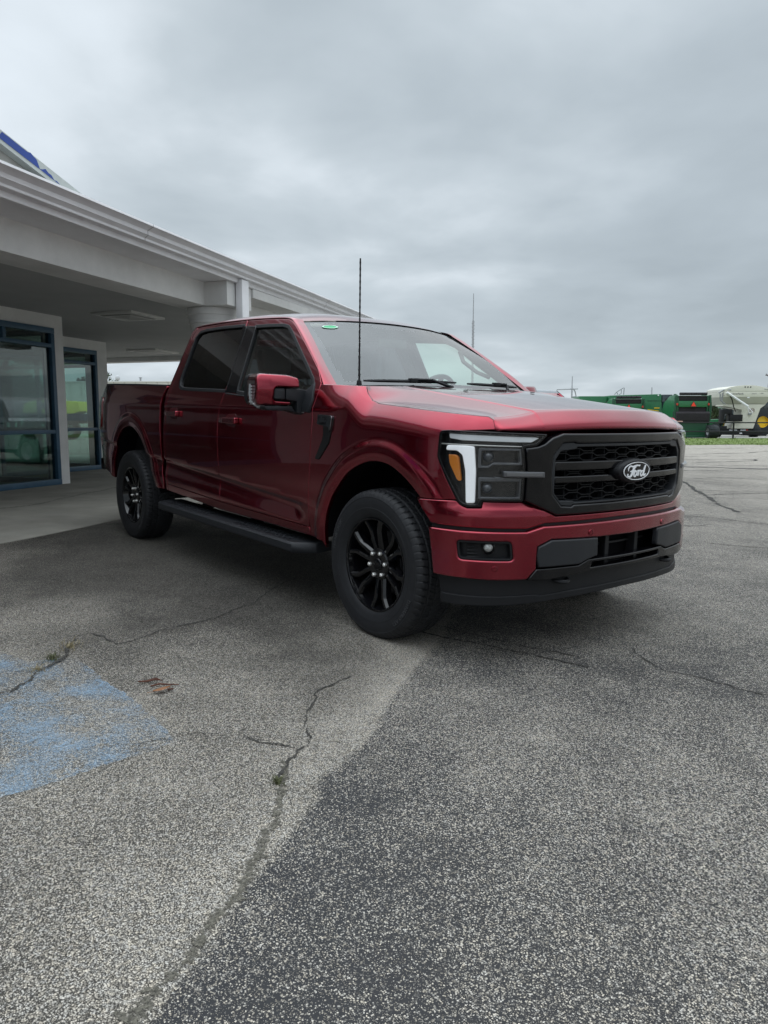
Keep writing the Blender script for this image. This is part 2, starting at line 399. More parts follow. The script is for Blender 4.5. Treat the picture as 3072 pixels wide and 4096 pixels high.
# ------------------------------------------------------------------ the ground
def smooth01(t): t = np.clip(t, 0, 1); return t*t*(3-2*t)
def gz(x, y):
    x = np.asarray(x, float); y = np.asarray(y, float)
    xs = -6.2+np.logaddexp(0, (x+6.2)*3.0)/3.0
    xs = np.where(xs > 12, 12+(xs-12)*0.1, xs)
    z = 0.0758-0.02637*xs-0.00205*np.clip(y, -12, 12)
    z = np.where(z < -0.25, -0.25, z)
    return z*(1-smooth01((y-4)/22.0))
def asphalt():
    m, t, b = new_mat('worn_asphalt'); N, L = t.nodes, t.links
    g = N.new('ShaderNodeNewGeometry')
    def math_(op, a, c=None, cl_=False):
        n = N.new('ShaderNodeMath'); n.operation = op; n.use_clamp = cl_
        for i, v in enumerate((a, c)):
            if v is None: continue
            if isinstance(v, (int, float)): n.inputs[i].default_value = v
            else: L.new(v, n.inputs[i])
        return n.outputs[0]
    def noise(sc, det, off=(0, 0, 0), rough=0.55):
        mp = N.new('ShaderNodeMapping'); mp.inputs['Location'].default_value = off; L.new(g.outputs['Position'], mp.inputs[0])
        n = N.new('ShaderNodeTexNoise'); n.inputs['Scale'].default_value = sc; n.inputs['Detail'].default_value = det
        n.inputs['Roughness'].default_value = rough; L.new(mp.outputs[0], n.inputs['Vector']); return n.outputs[0]
    def vor(sc, feature='F1', dim='2D'):
        v = N.new('ShaderNodeTexVoronoi'); v.voronoi_dimensions = dim; v.feature = feature; v.inputs['Scale'].default_value = sc
        w = N.new('ShaderNodeTexNoise'); w.inputs['Scale'].default_value = sc*0.9; w.inputs['Detail'].default_value = 2
        L.new(g.outputs['Position'], w.inputs['Vector'])
        mx = N.new('ShaderNodeVectorMath'); mx.operation = 'MULTIPLY_ADD'; L.new(w.outputs['Color'], mx.inputs[0])
        mx.inputs[1].default_value = (0.7/sc,)*3; L.new(g.outputs['Position'], mx.inputs[2])
        L.new(mx.outputs[0], v.inputs['Vector']); return v
    sepp = N.new('ShaderNodeSeparateXYZ'); L.new(g.outputs['Position'], sepp.inputs[0])
    # side of the resealed strip: signed distance to the seam line, wavering a little
    ax, ay, bx, by = 1.60, -2.72, 0.30, -0.80
    dx, dy = bx-ax, by-ay; ln = math.hypot(dx, dy); nx, ny = dy/ln, -dx/ln
    sd_ = math_('ADD', math_('MULTIPLY', math_('SUBTRACT', sepp.outputs[0], ax), nx), math_('MULTIPLY', math_('SUBTRACT', sepp.outputs[1], ay), ny))
    sd_ = math_('ADD', sd_, math_('MULTIPLY', math_('SUBTRACT', noise(2.2, 6, (4, 1, 0)), 0.5), 0.18))
    side = math_('MULTIPLY', math_('ADD', sd_, 0.02), 36.0, True)              # 1 on the dark strip
    fade = math_('SUBTRACT', 1.0, math_('DIVIDE', sd_, 4.6), True)
    dark = math_('MULTIPLY', side, fade)
    big = noise(0.9, 5, (9, 3, 0)); mid = noise(4.5, 5, (1, 8, 0))
    blot = math_('ADD', math_('MULTIPLY', math_('SUBTRACT', big, 0.5), 0.85), math_('MULTIPLY', math_('SUBTRACT', mid, 0.5), 0.42))
    pale = math_('MULTIPLY', math_('SUBTRACT', math_('ADD', math_('ABSOLUTE', math_('SUBTRACT', sd_, -0.06)), 0.0), 0.42), -0.34)   # dusty band along the seam
    pale = math_('MULTIPLY', math_('MAXIMUM', pale, 0.0), math_('SUBTRACT', 1.0, side))
    fr = math_('MULTIPLY', math_('SUBTRACT', sepp.outputs[1], 1.0), 0.045, True)
    cov = math_('ADD', math_('SUBTRACT', math_('ADD', 0.50, blot), math_('MULTIPLY', dark, 0.17)), math_('ADD', math_('MULTIPLY', pale, 1.7), math_('MULTIPLY', fr, 0.5)))
    v1 = vor(205.0); v2 = vor(100.0); v3 = vor(400.0); v4 = vor(46.0)
    def stones(v, c_, lo, hi):
        s3 = N.new('ShaderNodeSeparateColor'); L.new(v.outputs['Color'], s3.inputs[0])
        on = math_('MULTIPLY', math_('SUBTRACT', c_, s3.outputs[0]), 9.0, True)
        mr = N.new('ShaderNodeMapRange'); mr.inputs[1].default_value = lo; mr.inputs[2].default_value = hi
        mr.inputs[3].default_value = 1; mr.inputs[4].default_value = 0; L.new(v.outputs['Distance'], mr.inputs[0])
        return math_('MULTIPLY', on, mr.outputs[0]), s3
    st1, c1 = stones(v1, cov, 0.34, 0.62)
    st2, c2 = stones(v2, math_('MULTIPLY', cov, 0.42), 0.22, 0.42)
    st3, c3 = stones(v3, math_('MULTIPLY', cov, 0.9), 0.3, 0.7)
    st4, c4 = stones(v4, math_('MULTIPLY', cov, 0.10), 0.16, 0.30)
    st = math_('MAXIMUM', st4, math_('MAXIMUM', math_('MAXIMUM', st1, st2), math_('MULTIPLY', st3, 0.75)))
    val = math_('ADD', 0.55, math_('MULTIPLY', c1.outputs[1], 0.75))
    tint = N.new('ShaderNodeMixRGB'); L.new(c2.outputs[2], tint.inputs[0])
    tint.inputs[1].default_value = (0.50, 0.445, 0.365, 1); tint.inputs[2].default_value = (0.465, 0.44, 0.40, 1)
    stc = N.new('ShaderNodeVectorMath'); stc.operation = 'SCALE'; L.new(tint.outputs[0], stc.inputs[0]); L.new(val, stc.inputs['Scale'])
    base = N.new('ShaderNodeMixRGB'); L.new(dark, base.inputs[0])
    base.inputs[1].default_value = (0.050, 0.046, 0.040, 1); base.inputs[2].default_value = (0.029, 0.0295, 0.032, 1)
    grit = N.new('ShaderNodeVectorMath'); grit.operation = 'SCALE'; L.new(base.outputs[0], grit.inputs[0])
    L.new(math_('ADD', 0.45, math_('MULTIPLY', noise(420, 2), 1.1)), grit.inputs['Scale'])
    mx = N.new('ShaderNodeMixRGB'); L.new(st, mx.inputs[0]); L.new(grit.outputs[0], mx.inputs[1]); L.new(stc.outputs[0], mx.inputs[2])
    # canopy and truck shade painted in, with oil and damp stains by the slab
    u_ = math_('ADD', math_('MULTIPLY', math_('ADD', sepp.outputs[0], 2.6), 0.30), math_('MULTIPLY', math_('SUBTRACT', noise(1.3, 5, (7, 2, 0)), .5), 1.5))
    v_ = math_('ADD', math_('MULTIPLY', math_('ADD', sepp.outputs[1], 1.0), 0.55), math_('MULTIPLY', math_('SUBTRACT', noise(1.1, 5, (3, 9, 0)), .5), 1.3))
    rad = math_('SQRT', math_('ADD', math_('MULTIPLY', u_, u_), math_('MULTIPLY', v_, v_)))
    shade_stain = math_('MULTIPLY', math_('SUBTRACT', 1.05, rad), 2.2, True)
    dk = N.new('ShaderNodeVectorMath'); dk.operation = 'SCALE'; L.new(mx.outputs[0], dk.inputs[0]); L.new(math_('SUBTRACT', 1.0, math_('MULTIPLY', shade_stain, .62)), dk.inputs['Scale'])
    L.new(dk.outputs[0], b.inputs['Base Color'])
    b.inputs['Roughness'].default_value = 0.82; b.inputs['Specular IOR Level'].default_value = 0.3
    bp = N.new('ShaderNodeBump'); bp.inputs['Strength'].default_value = 0.9; bp.inputs['Distance'].default_value = 0.004
    hgt = math_('ADD', st, math_('MULTIPLY', noise(160, 3), 0.6)); L.new(hgt, bp.inputs['Height']); L.new(bp.outputs[0], b.inputs['Normal'])
    return m
ASPH = asphalt()
def axis_pts():
    a = list(np.arange(-30, 30.01, 0.5)); x = 30.0; st_ = 0.7
    while x < 4000: x += st_; st_ *= 1.22; a.append(x); a.insert(0, -x)
    return np.array(a)
ap = axis_pts(); GX, GY = np.meshgrid(ap, ap, indexing='ij'); GZ = gz(GX, GY)
mb = MB(); mb.grid([[(GX[i, j], GY[i, j], GZ[i, j]) for j in range(len(ap))] for i in range(len(ap))], flip=True)
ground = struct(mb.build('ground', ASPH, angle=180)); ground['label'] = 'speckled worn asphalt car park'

CRACKM = mat('crack_dirt', (0.034, 0.032, 0.028), rough=0.95, var=0.5, vscale=60)
MOSSM = mat('crack_moss', (0.10, 0.093, 0.074), rough=0.95, var=0.7, vscale=120)
def broken(m, sc, lo, hi):
    t = m.node_tree; N, L = t.nodes, t.links; g = N.new('ShaderNodeNewGeometry'); n = N.new('ShaderNodeTexNoise'); n.inputs['Scale'].default_value = sc; n.inputs['Detail'].default_value = 4; n.inputs['Roughness'].default_value = .7
    L.new(g.outputs['Position'], n.inputs['Vector']); mr = N.new('ShaderNodeMapRange'); mr.inputs[1].default_value = lo; mr.inputs[2].default_value = hi; L.new(n.outputs[0], mr.inputs[0]); L.new(mr.outputs[0], N['Principled BSDF'].inputs['Alpha'])
broken(MOSSM, 70, .36, .56); broken(CRACKM, 60, .30, .46)
def strip(mb_, pts, w, h=0.004, jag=0.35, step=0.012):
    """a ragged narrow sheet following a crack"""
    P = [np.array(p) for p in pts]; d = [0]
    for a, b in zip(P[:-1], P[1:]): d.append(d[-1]+np.linalg.norm(b-a))
    n = max(4, int(d[-1]/step)); t = np.linspace(0, d[-1], n)
    X = np.interp(t, d, [p[0] for p in P]); Yv = np.interp(t, d, [p[1] for p in P])
    wob = np.cumsum(rng.normal(0, 1, n)); wob -= np.linspace(wob[0], wob[-1], n); wob *= 0.004
    tx, ty = np.gradient(X), np.gradient(Yv); l = np.hypot(tx, ty)+1e-9; nx, ny = -ty/l, tx/l
    ww = np.interp(t/d[-1], np.linspace(0, 1, len(w)), w) if isinstance(w, (list, tuple)) else np.full(n, w)
    sm_ = np.convolve(rng.normal(0, 1, n+8), np.ones(5)/5, 'same')[4:-4]
    ww = ww*np.clip(1+jag*rng.normal(0, 1, n)+0.8*sm_, 0.12, 2.6)
    a = (X+nx*(wob+ww/2), Yv+ny*(wob+ww/2)); c = (X+nx*(wob-ww/2), Yv+ny*(wob-ww/2))
    mb_.grid([[(a[0][i], a[1][i], gz(a[0][i], a[1][i])+h), (c[0][i], c[1][i], gz(c[0][i], c[1][i])+h)] for i in range(n)], flip=True)
crack1 = [(1.724,-2.985),(1.701,-2.934),(1.620,-2.850),(1.548,-2.763),(1.521,-2.677),(1.473,-2.595),(1.363,-2.473),(1.279,-2.395),(1.195,-2.317),(1.062,-2.235),(0.932,-2.139),(0.889,-2.065),(0.877,-2.003),(0.842,-1.955),(0.726,-1.906),(0.655,-1.855),(0.502,-1.697),(0.429,-1.522),(0.413,-1.446)]
mb = MB(); strip(mb, crack1[:11], [0.040, 0.028, 0.03, 0.032, 0.026, 0.022, 0.014], h=0.003, step=.006, jag=.45)
o = struct(mb.build('mossy_crack', MOSSM, smooth=False))
mb = MB()
strip(mb, crack1[9:], 0.008); strip(mb, [(0.881,-2.060),(0.816,-2.070),(0.767,-2.120),(0.689,-2.145)], 0.006)
strip(mb, [(0.689,-2.145),(0.55,-2.3),(0.5,-2.52)], 0.003)
strip(mb, [(-0.320,-2.802),(-0.313,-2.766),(-0.383,-2.701),(-0.464,-2.641),(-0.559,-2.558),(-0.624,-2.485),(-0.783,-2.389)], 0.014, h=0.008)
strip(mb, [(-0.783,-2.389),(-0.919,-2.308),(-0.949,-2.228),(-0.875,-2.207),(-0.681,-2.172),(-0.685,-2.120),(-0.715,-1.983),(-0.753,-1.891),(-0.777,-1.595),(-0.938,-1.209),(-1.245,-0.922),(-1.469,-0.515)], 0.009)
strip(mb, [(0.064,-0.711),(0.244,-0.638),(0.433,-0.586),(0.635,-0.542),(0.789,-0.478),(0.912,-0.452),(1.017,-0.410)], 0.012)
strip(mb, [(0.080,-0.548),(0.272,-0.510),(0.453,-0.474),(0.694,-0.383),(0.911,-0.310)], 0.008)
strip(mb, [(0.981,0.016),(1.267,-0.134),(1.383,-0.104),(1.469,-0.080),(1.603,-0.077),(1.698,-0.061)], 0.010)
strip(mb, [(1.698,-0.061),(1.9,0.05),(2.1,0.02),(2.4,0.2)], 0.004)
strip(mb, [(-4.136,9.619),(-3.404,8.666),(-2.680,7.663),(-2.226,7.053),(-1.821,6.525),(-1.555,6.286),(-1.332,6.020)], 0.06, step=0.03)
strip(mb, [(-5.785,12.336),(-5.5,12.8),(-5.307,13.295)], 0.07, step=0.03)
strip(mb, [(-4.349,10.396),(-4.177,11.191),(-3.522,11.792)], 0.03, step=0.03)
strip(mb, [(-7.654,16.605),(-7.477,17.725),(-7.322,19.622),(-7.801,20.620),(-8.103,20.348)], 0.09, step=0.05)
strip(mb, [(-2.821,7.513),(-2.589,7.820),(-2.418,8.399),(-2.227,8.866)], 0.025, step=0.02)
strip(mb, [(-1.169,4.326),(-1.051,4.419),(-1.018,4.704)], 0.02, step=0.02)
strip(mb, [(-9.0,17.6),(-8.0,20.4),(-7.4,23.0)], 0.07, step=0.05)
strip(mb, [(-3.3,8.0),(-2.0,9.3),(-1.0,10.0)], 0.018, step=0.03)
strip(mb, [(-0.4,3.5),(0.3,3.9),(0.7,4.6)], 0.012, step=0.02)
strip(mb, [(-12.5,20.5),(-11.2,23.5),(-10.6,26.0),(-10.9,28.5)], 0.12, step=0.08); strip(mb, [(-16,24),(-14.5,27),(-13,31)], 0.14, step=0.08); strip(mb, [(-11.0,18.5),(-10.2,20.2),(-9.6,22.6)], 0.08, step=0.06)
strip(mb, [(-6.6,15.4),(-5.2,17.2),(-4.6,19.4)], 0.05, step=0.05); strip(mb, [(-3.6,7.0),(-2.4,7.4),(-1.3,8.3)], 0.02, step=0.03); strip(mb, [(-2.2,4.6),(-1.4,5.2),(-.6,5.3)], 0.016, step=0.02)
struct(mb.build('pavement_cracks', CRACKM, smooth=False))
mb = MB(); strip(mb, [(-7.4,12.3),(-6.586,13.775),(-6.074,14.586),(-5.560,14.637),(-5.038,15.220),(-4.0,17.5)], 0.35, h=0.005, step=0.08, jag=0.2)
struct(mb.build('pavement_joint', mat('tar_joint', (0.07, 0.064, 0.057), rough=0.9, var=0.4, vscale=20), smooth=False))

# worn blue marking
def paint_marking():
    m = bpy.data.materials.new('worn_blue_paint'); m.use_nodes = True; t = m.node_tree; N, L = t.nodes, t.links
    b = N['Principled BSDF']; b.inputs['Base Color'].default_value = (0.22, 0.335, 0.455, 1); b.inputs['Roughness'].default_value = 0.7
    g = N.new('ShaderNodeNewGeometry'); o_ = N['Material Output']
    def noise(sc, det, off):
        mp = N.new('ShaderNodeMapping'); mp.inputs['Location'].default_value = off; L.new(g.outputs['Position'], mp.inputs[0])
        n = N.new('ShaderNodeTexNoise'); n.inputs['Scale'].default_value = sc; n.inputs['Detail'].default_value = det
        n.inputs['Roughness'].default_value = 0.65; L.new(mp.outputs[0], n.inputs['Vector']); return n.outputs[0]
    def mt(op, a, c, cl_=False):
        n = N.new('ShaderNodeMath'); n.operation = op; n.use_clamp = cl_
        for i, v in enumerate((a, c)):
            if isinstance(v, (int, float)): n.inputs[i].default_value = v
            else: L.new(v, n.inputs[i])
        return n.outputs[0]
    wear = mt('ADD', mt('MULTIPLY', noise(3.6, 7, (2, 5, 0)), 0.75), mt('MULTIPLY', noise(60, 4, (1, 1, 0)), 0.42))
    v = N.new('ShaderNodeTexVoronoi'); v.voronoi_dimensions = '2D'; v.inputs['Scale'].default_value = 120; L.new(g.outputs['Position'], v.inputs['Vector'])
    wear = mt('ADD', wear, mt('MULTIPLY', v.outputs['Distance'], 0.16))
    k = N.new('ShaderNodeMapRange'); k.inputs[1].default_value = 0.60; k.inputs[2].default_value = 0.92; k.inputs[3].default_value = 0.02; k.inputs[4].default_value = 0.85
    L.new(wear, k.inputs[0]); tr = N.new('ShaderNodeBsdfTransparent'); mx = N.new('ShaderNodeMixShader')
    L.new(k.outputs[0], mx.inputs[0]); L.new(tr.outputs[0], mx.inputs[1]); L.new(b.outputs[0], mx.inputs[2]); L.new(mx.outputs[0], o_.inputs[0])
    return m
pp = [(-1.3,-2.85),(-0.66,-2.60),(-0.62,-2.44),(-0.590,-2.405),(-0.442,-2.397),(-0.199,-2.394),(0.055,-2.367),(0.396,-2.367),(0.566,-2.377),(0.601,-2.496),(0.595,-2.608),(0.616,-2.758),(0.621,-2.872),(0.624,-2.995),(0.617,-3.2),(0.6,-3.9),(-1.3,-3.9)]
pr = resamp(pp, 0.02); pr = pr+rng.normal(0, 0.004, pr.shape)
mb = patch([tuple(p) for p in pr], lambda u, v, d: (u, v, float(gz(u, v))+0.006-d*0.001), res=0.25, edge=0.001, flange=0.001)
struct(mb.build('blue_marking', paint_marking(), smooth=False))

# ================================================================== the pickup truck (own frame: x forward, y left, z up, origin under the front axle)
truck = empty('pickup_truck')
TM = Matrix(((0.99964932, 0.00240447, 0.02637135), (-0.00245928, 0.99999488, 0.00204619), (-0.02636629, -0.00211033, 0.99965012)))
truck.matrix_world = Matrix.Translation((-0.02421, 0.00509, 0.07583)) @ TM.to_4x4()
tag(truck, 'shiny dark red crew cab pickup truck with black grille and black wheels', 'pickup truck')
# plan outline of the nose, by arc length from the centre (s > 0 on the truck's right side)
_px = [.93,.922,.90,.86,.805,.735,.64,.53,.38,.2,0.0,-.2]; _py = [0,.2,.4,.6,.75,.86,.94,.985,1.005,1.011,1.012,1.012]
def _plan():
    x = np.array(_px[::-1]+_px[1:]); y = np.array(_py[::-1]+[-v for v in _py[1:]])
    t = np.r_[0, np.cumsum(np.hypot(np.diff(x), np.diff(y)))]; tt = np.arange(0, t[-1], .004)
    X, Yv = np.interp(tt, t, x), np.interp(tt, t, y)
    k = np.exp(-.5*(np.arange(-30, 31)*.004/.035)**2); k /= k.sum()
    def sm(a): return np.convolve(np.r_[2*a[0]-a[30:0:-1], a, 2*a[-1]-a[-2:-32:-1]], k, 'valid')
    X, Yv = sm(X), sm(Yv); s = np.r_[0, np.cumsum(np.hypot(np.diff(X), np.diff(Yv)))]; s -= np.interp(0, -Yv, s)
    return s, X, Yv
PS, PXs, PYs = _plan()
PNx, PNy = -np.gradient(PYs, PS), np.gradient(PXs, PS)     # outward normal
def FR(s, z, d=0.0):
    i = [np.interp(s, PS, q) for q in (PXs, PYs, PNx, PNy)]
    return (i[0]-i[2]*d, i[1]-i[3]*d, z)
def s_xy(x, y): return float(PS[np.argmin((PXs-x)**2+(PYs-y)**2)])
def s_x(x):
    k = PS > 0.5; return float(np.interp(-x, -PXs[k], PS[k]))
def FRo(off): return lambda s, z, d: FR(s, z, d+off)
# body side: half width by height, smoothed
_zs = [0.30,.45,.55,.65,.75,.85,.95,1.05,1.15,1.25,1.32,1.38,1.42,1.87,1.95]; _ys = [.925,.955,.975,.983,.985,.992,.998,.998,.992,.98,.967,.945,.928,.735,.70]
_zf = np.arange(0.1, 2.2, .005); _yf = np.interp(_zf, _zs, _ys); _k = np.exp(-.5*(np.arange(-20, 21)*.005/.022)**2); _k /= _k.sum()
_yf = np.convolve(np.pad(_yf, 20, 'edge'), _k, 'valid')
_wx = PXs[PS > 0][::-1]; _wy = -PYs[PS > 0][::-1]
ARCH_F = [(-.50,.30),(-.50,.42),(-.462,.60),(-.405,.72),(-.345,.79),(-.225,.895),(-.08,.960),(.04,.980),(.156,.966),(.265,.916),(.352,.852),(.405,.795),(.455,.70),(.50,.55),(.52,.30)]
ARCH_R = [(-4.16,.40),(-4.145,.56),(-4.10,.72),(-4.02,.863),(-3.86,.996),(-3.70,1.044),(-3.549,1.037),(-3.39,.969),(-3.285,.86),(-3.12,.591),(-3.07,.48)]
ARCH_F = [tuple(p) for p in catmull(ARCH_F, 6)]; ARCH_R = [tuple(p) for p in catmull(ARCH_R, 6)]
_af = np.array(ARCH_F); _ar = np.array(ARCH_R)
def _sdist(x, z, A):
    P = np.array([[x, z]]); return float(segdist(P, A, closed=False)[0])
def st(t): t = min(1, max(0, t)); return t*t*(3-2*t)
def HALF(x, z):
    y = float(np.interp(z, _zf, _yf))
    if x < -4.2: y -= .085*((-4.2-x)/.55)**2
    if x > 0: y *= float(np.interp(x, _wx, _wy))/1.012
    # arch lips
    if -0.75 < x < 0.72 and z < 1.25:
        d = _sdist(x, z, ARCH_F); y += .017*(1-st((d-.075)/.05)) - .008*(1-st(d/.05))
    elif -4.5 < x < -2.85 and z < 1.3:
        d = _sdist(x, z, ARCH_R); y += .017*(1-st((d-.08)/.05)) - .008*(1-st(d/.05))
    # tuck below the door crease, running out before the front arch
    if -4.7 < x < -0.5:
        zc = .672+(x+.67)/(-2.2)*.135; u = zc-z
        if u > 0: y -= .024*st(u/.03)*(1-st((u-.05)/.12))*st((-.62-x)/.25)*(1 if x > -2.95 else 0.6)
    # shoulder of the bed and the doors: a soft ledge under the belt line
    if z < 1.36 and x < -.3: y += .006*math.exp(-((z-1.245)/.035)**2)
    # fender rolls over into the bonnet
    if x > -.55:
        zt = 1.40-.115*st((x+.32)/.24)-.05*st((x+.05)/.8)
        u = (z-(zt-.15))/.15
        if u > 0: y -= .062*u*u*st((x+.55)/.3)
    return y
def SD(x, z, d=0.0): return (x, -(HALF(x, z)-d), z)
def SDo(off): return lambda x, z, d: SD(x, z, d+off)
def off_open(P, e):
    P = np.array(P); t = np.gradient(P, axis=0); t /= np.linalg.norm(t, axis=1)[:, None]; n = np.stack([-t[:, 1], t[:, 0]], 1)
    return [tuple(q) for q in P+n*e]
GUIDES = [off_open(A, e) for A in (ARCH_F, ARCH_R) for e in (.018, .036, .054, .070, .084, .096, .108, .121, .136)]
for e in (0, -.012, -.024, -.038, -.055, -.075, -.100, -.130, -.160): GUIDES.append([(x, .672+(x+.67)/(-2.2)*.135+e) for x in np.linspace(-4.75, -.55, 60)])
for z in (1.19, 1.212, 1.228, 1.245, 1.262, 1.278, 1.30): GUIDES.append([(x, z) for x in np.linspace(-4.7, -.60, 50)])
_zt = lambda x: 1.40-.115*st((x+.32)/.24)-.05*st((x+.05)/.8)
for e in (.15, .13, .11, .09, .07, .05, .03): GUIDES.append([(x, _zt(x)-e) for x in np.linspace(-.58, .70, 60)])
def panel(name, poly, holes=(), m=PAINT, off=0.0, res=.035, edge=.004, flange=.025, parent=truck, label=None, angle=50):
    r_ = None
    b = patch(poly, SDo(off), holes, res, edge, flange, guides=GUIDES if m is PAINT else ())
    for side in (0, 1):
        o_ = (b if side == 0 else b.mirror()).build(name, m, parent[side] if isinstance(parent, (list, tuple)) else parent, angle=angle)
        if label: o_['label'] = label
        r_ = (r_ or [])+[o_]
    return r_

fender = panel('fender', [(-.668,.468),(-.655,.523),(-.660,.606),(-.657,.72),(-.622,.907),(-.606,1.127),(-.610,1.255),(-.592,1.344),(-.59,1.396),(-.42,1.391),(-.236,1.384),(-.19,1.343),(-.13,1.303),(-.065,1.287),(.30,1.260),(.60,1.238),(.675,1.232),(.70,1.218),(.725,1.172),(.668,1.167),(.520,1.158),(.500,1.140),(.490,1.034),(.540,.928),(.592,.830),(.362,.819)]
    + [p for p in ARCH_F[::-1] if p[0] < .385 and p[1] > .41 and (p[1] > .81 or p[0] < 0)] + [(-.52,.457)], res=.028)
FD = [(-.664,.524),(-.660,.606),(-.657,.72),(-.622,.907),(-.606,1.127),(-.610,1.255),(-.592,1.344),(-.593,1.403),(-.673,1.485),(-.80,1.570),(-.941,1.662),(-1.06,1.737),(-1.153,1.795),(-1.21,1.825),(-1.271,1.844),(-1.40,1.855),(-1.60,1.868),(-1.879,1.881),(-1.85,1.70),(-1.815,1.45),(-1.815,1.355),(-1.838,1.25),(-1.860,1.155),(-1.862,.937),(-1.863,.815),(-1.865,.765),(-1.892,.69),(-1.876,.547)]
FWIN = [(-1.715,1.826),(-1.50,1.818),(-1.31,1.806),(-1.235,1.790),(-1.18,1.758),(-.845,1.530),(-.70,1.430),(-.655,1.38),(-.632,1.30),(-.640,1.235),(-.70,1.238),(-1.30,1.258),(-1.345,1.270),(-1.39,1.318),(-1.43,1.330),(-1.635,1.352)]
RD = [(-1.879,1.881),(-2.30,1.890),(-2.66,1.890),(-2.735,1.883),(-2.768,1.84),(-2.79,1.70),(-2.822,1.40),(-2.830,1.33),(-2.826,1.24),(-2.822,1.157),(-2.85,.81),(-2.872,.737),(-2.848,.590)] + FD[-1:17:-1]
RWIN = [(-1.900,1.846),(-2.25,1.857),(-2.55,1.856),(-2.66,1.845),(-2.703,1.805),(-2.705,1.70),(-2.695,1.50),(-2.690,1.445),(-2.655,1.402),(-2.60,1.383),(-2.50,1.377),(-2.10,1.366),(-1.790,1.358)]
front_door = panel('front_door', FD, [FWIN], res=.032)
rear_door = panel('rear_door', RD, [RWIN], res=.032)
panel('cab_corner', [(-2.735,1.883),(-2.79,1.892),(-2.826,1.855),(-2.866,1.405),(-2.88,1.34),(-2.868,1.24),(-2.86,1.157),(-2.888,.81),(-2.91,.737),(-2.882,.585),(-2.885,.533),(-2.845,.532),(-2.848,.590)]+RD[11:3:-1], res=.03)
panel('rocker_panel', [(-.668,.467),(-1.132,.478),(-1.904,.482),(-2.845,.531),(-2.848,.588),(-1.876,.545),(-.664,.521)], res=.04)
BED = [(-2.935,.535),(-2.930,.60),(-2.968,.735),(-2.938,.81),(-2.935,.976),(-2.95,1.17),(-2.95,1.30),(-2.918,1.385),(-2.91,1.406),(-3.64,1.422),(-4.655,1.437),(-4.69,1.415),(-4.705,1.31),(-4.735,1.22),(-4.735,1.05),(-4.765,.78),(-4.75,.64)] + [p for p in ARCH_R if p[1] > .53]
TL = [(-4.685,1.318),(-4.53,1.312),(-4.50,1.285),(-4.492,1.12),(-4.52,1.02),(-4.60,.985),(-4.73,.98),(-4.737,1.05),(-4.737,1.22),(-4.705,1.31)]
bed = panel('bed_side', BED, [], res=.036)
panel('tail_lamp', TL, m=REDL, off=-.012, res=.04, edge=.006, flange=.02)
# windows
fpane = panel('window', FWIN, m=SIDEG, off=.014, edge=.001, flange=.003, res=.08, parent=front_door)
rpane = panel('window', RWIN, m=PRIVG, off=.014, edge=.001, flange=.003, res=.08, parent=rear_door, label='dark tinted rear side window')
def offset_poly(poly, e):
    p = [tuple(q) for q in poly]
    if area2(p) < 0: p = p[::-1]
    o = np.array(p); t = np.roll(o, -1, 0)-o; t /= np.linalg.norm(t, axis=1)[:, None]; nn = np.stack([t[:, 1], -t[:, 0]], 1)
    nv = nn+np.roll(nn, 1, 0); l = np.linalg.norm(nv, axis=1)[:, None]; nv = nv/l*np.minimum(2/np.maximum(l, .7), 2)
    return [tuple(q) for q in o+nv*e]
panel('window_trim', offset_poly(FWIN, .011), [offset_poly(FWIN, -.013)], m=BLACKM, off=-.003, edge=.003, flange=.018, parent=front_door)
panel('window_trim', offset_poly(RWIN, .011), [offset_poly(RWIN, -.013)], m=BLACKM, off=-.003, edge=.003, flange=.018, parent=rear_door)
panel('pillar_trim', [(-1.704,1.828),(-1.845,1.838),(-1.80,1.45),(-1.795,1.352),(-1.628,1.345)], m=BLACKG, off=-.005, edge=.003, parent=front_door)
panel('pillar_trim', [(-1.850,1.838),(-1.912,1.846),(-1.798,1.350),(-1.800,1.352),(-1.805,1.45)], m=BLACKG, off=-.005, edge=.002, parent=rear_door)
panel('mirror_sail', [(-.655,1.405),(-.90,1.252),(-.645,1.225),(-.628,1.30)], m=GREYP, off=-.008, edge=.004, parent=front_door)
panel('belt_moulding', [(-.70,1.228),(-1.28,1.250),(-1.28,1.243),(-.70,1.221)], m=SATIN, off=-.006, edge=.002, parent=front_door)
panel('belt_moulding', [(-1.44,1.324),(-1.79,1.347),(-1.79,1.340),(-1.44,1.317)], m=GREYP, off=-.006, edge=.002, parent=front_door)
# handles: a flush sheet with the cup's shade in its colour, and a grip
for dr, x0, x1, z in ((rear_door, -2.835, -2.555, 1.182), (front_door, -1.825, -1.54, 1.152)):
    for k in (0, 1):
        hb = MB(); cup = MB()
        patch(fillet([(x0+.09, z-.036), (x0+.25, z-.050), (x0+.25, z+.050), (x0+.09, z+.040)], .035), SDo(-.0015), (), .02, .001, .002, mb=cup)
        patch(fillet([(x0, z-.018), (x1, z-.024), (x1, z+.022), (x0, z+.019)], .010), lambda u, v, d: SD(u, v, d-.014-.020*st((u-x0)/.10)), (), .02, .008, .030, mb=hb)
        if k: hb = hb.mirror(); cup = cup.mirror()
        hnd = hb.build('handle', PAINT, dr[k], angle=60)
        cup.build('handle_cup', mat('handle_shade', (0.05, 0.003, 0.006), rough=.4) if 'handle_shade' not in MATS else MATS['handle_shade'], hnd)
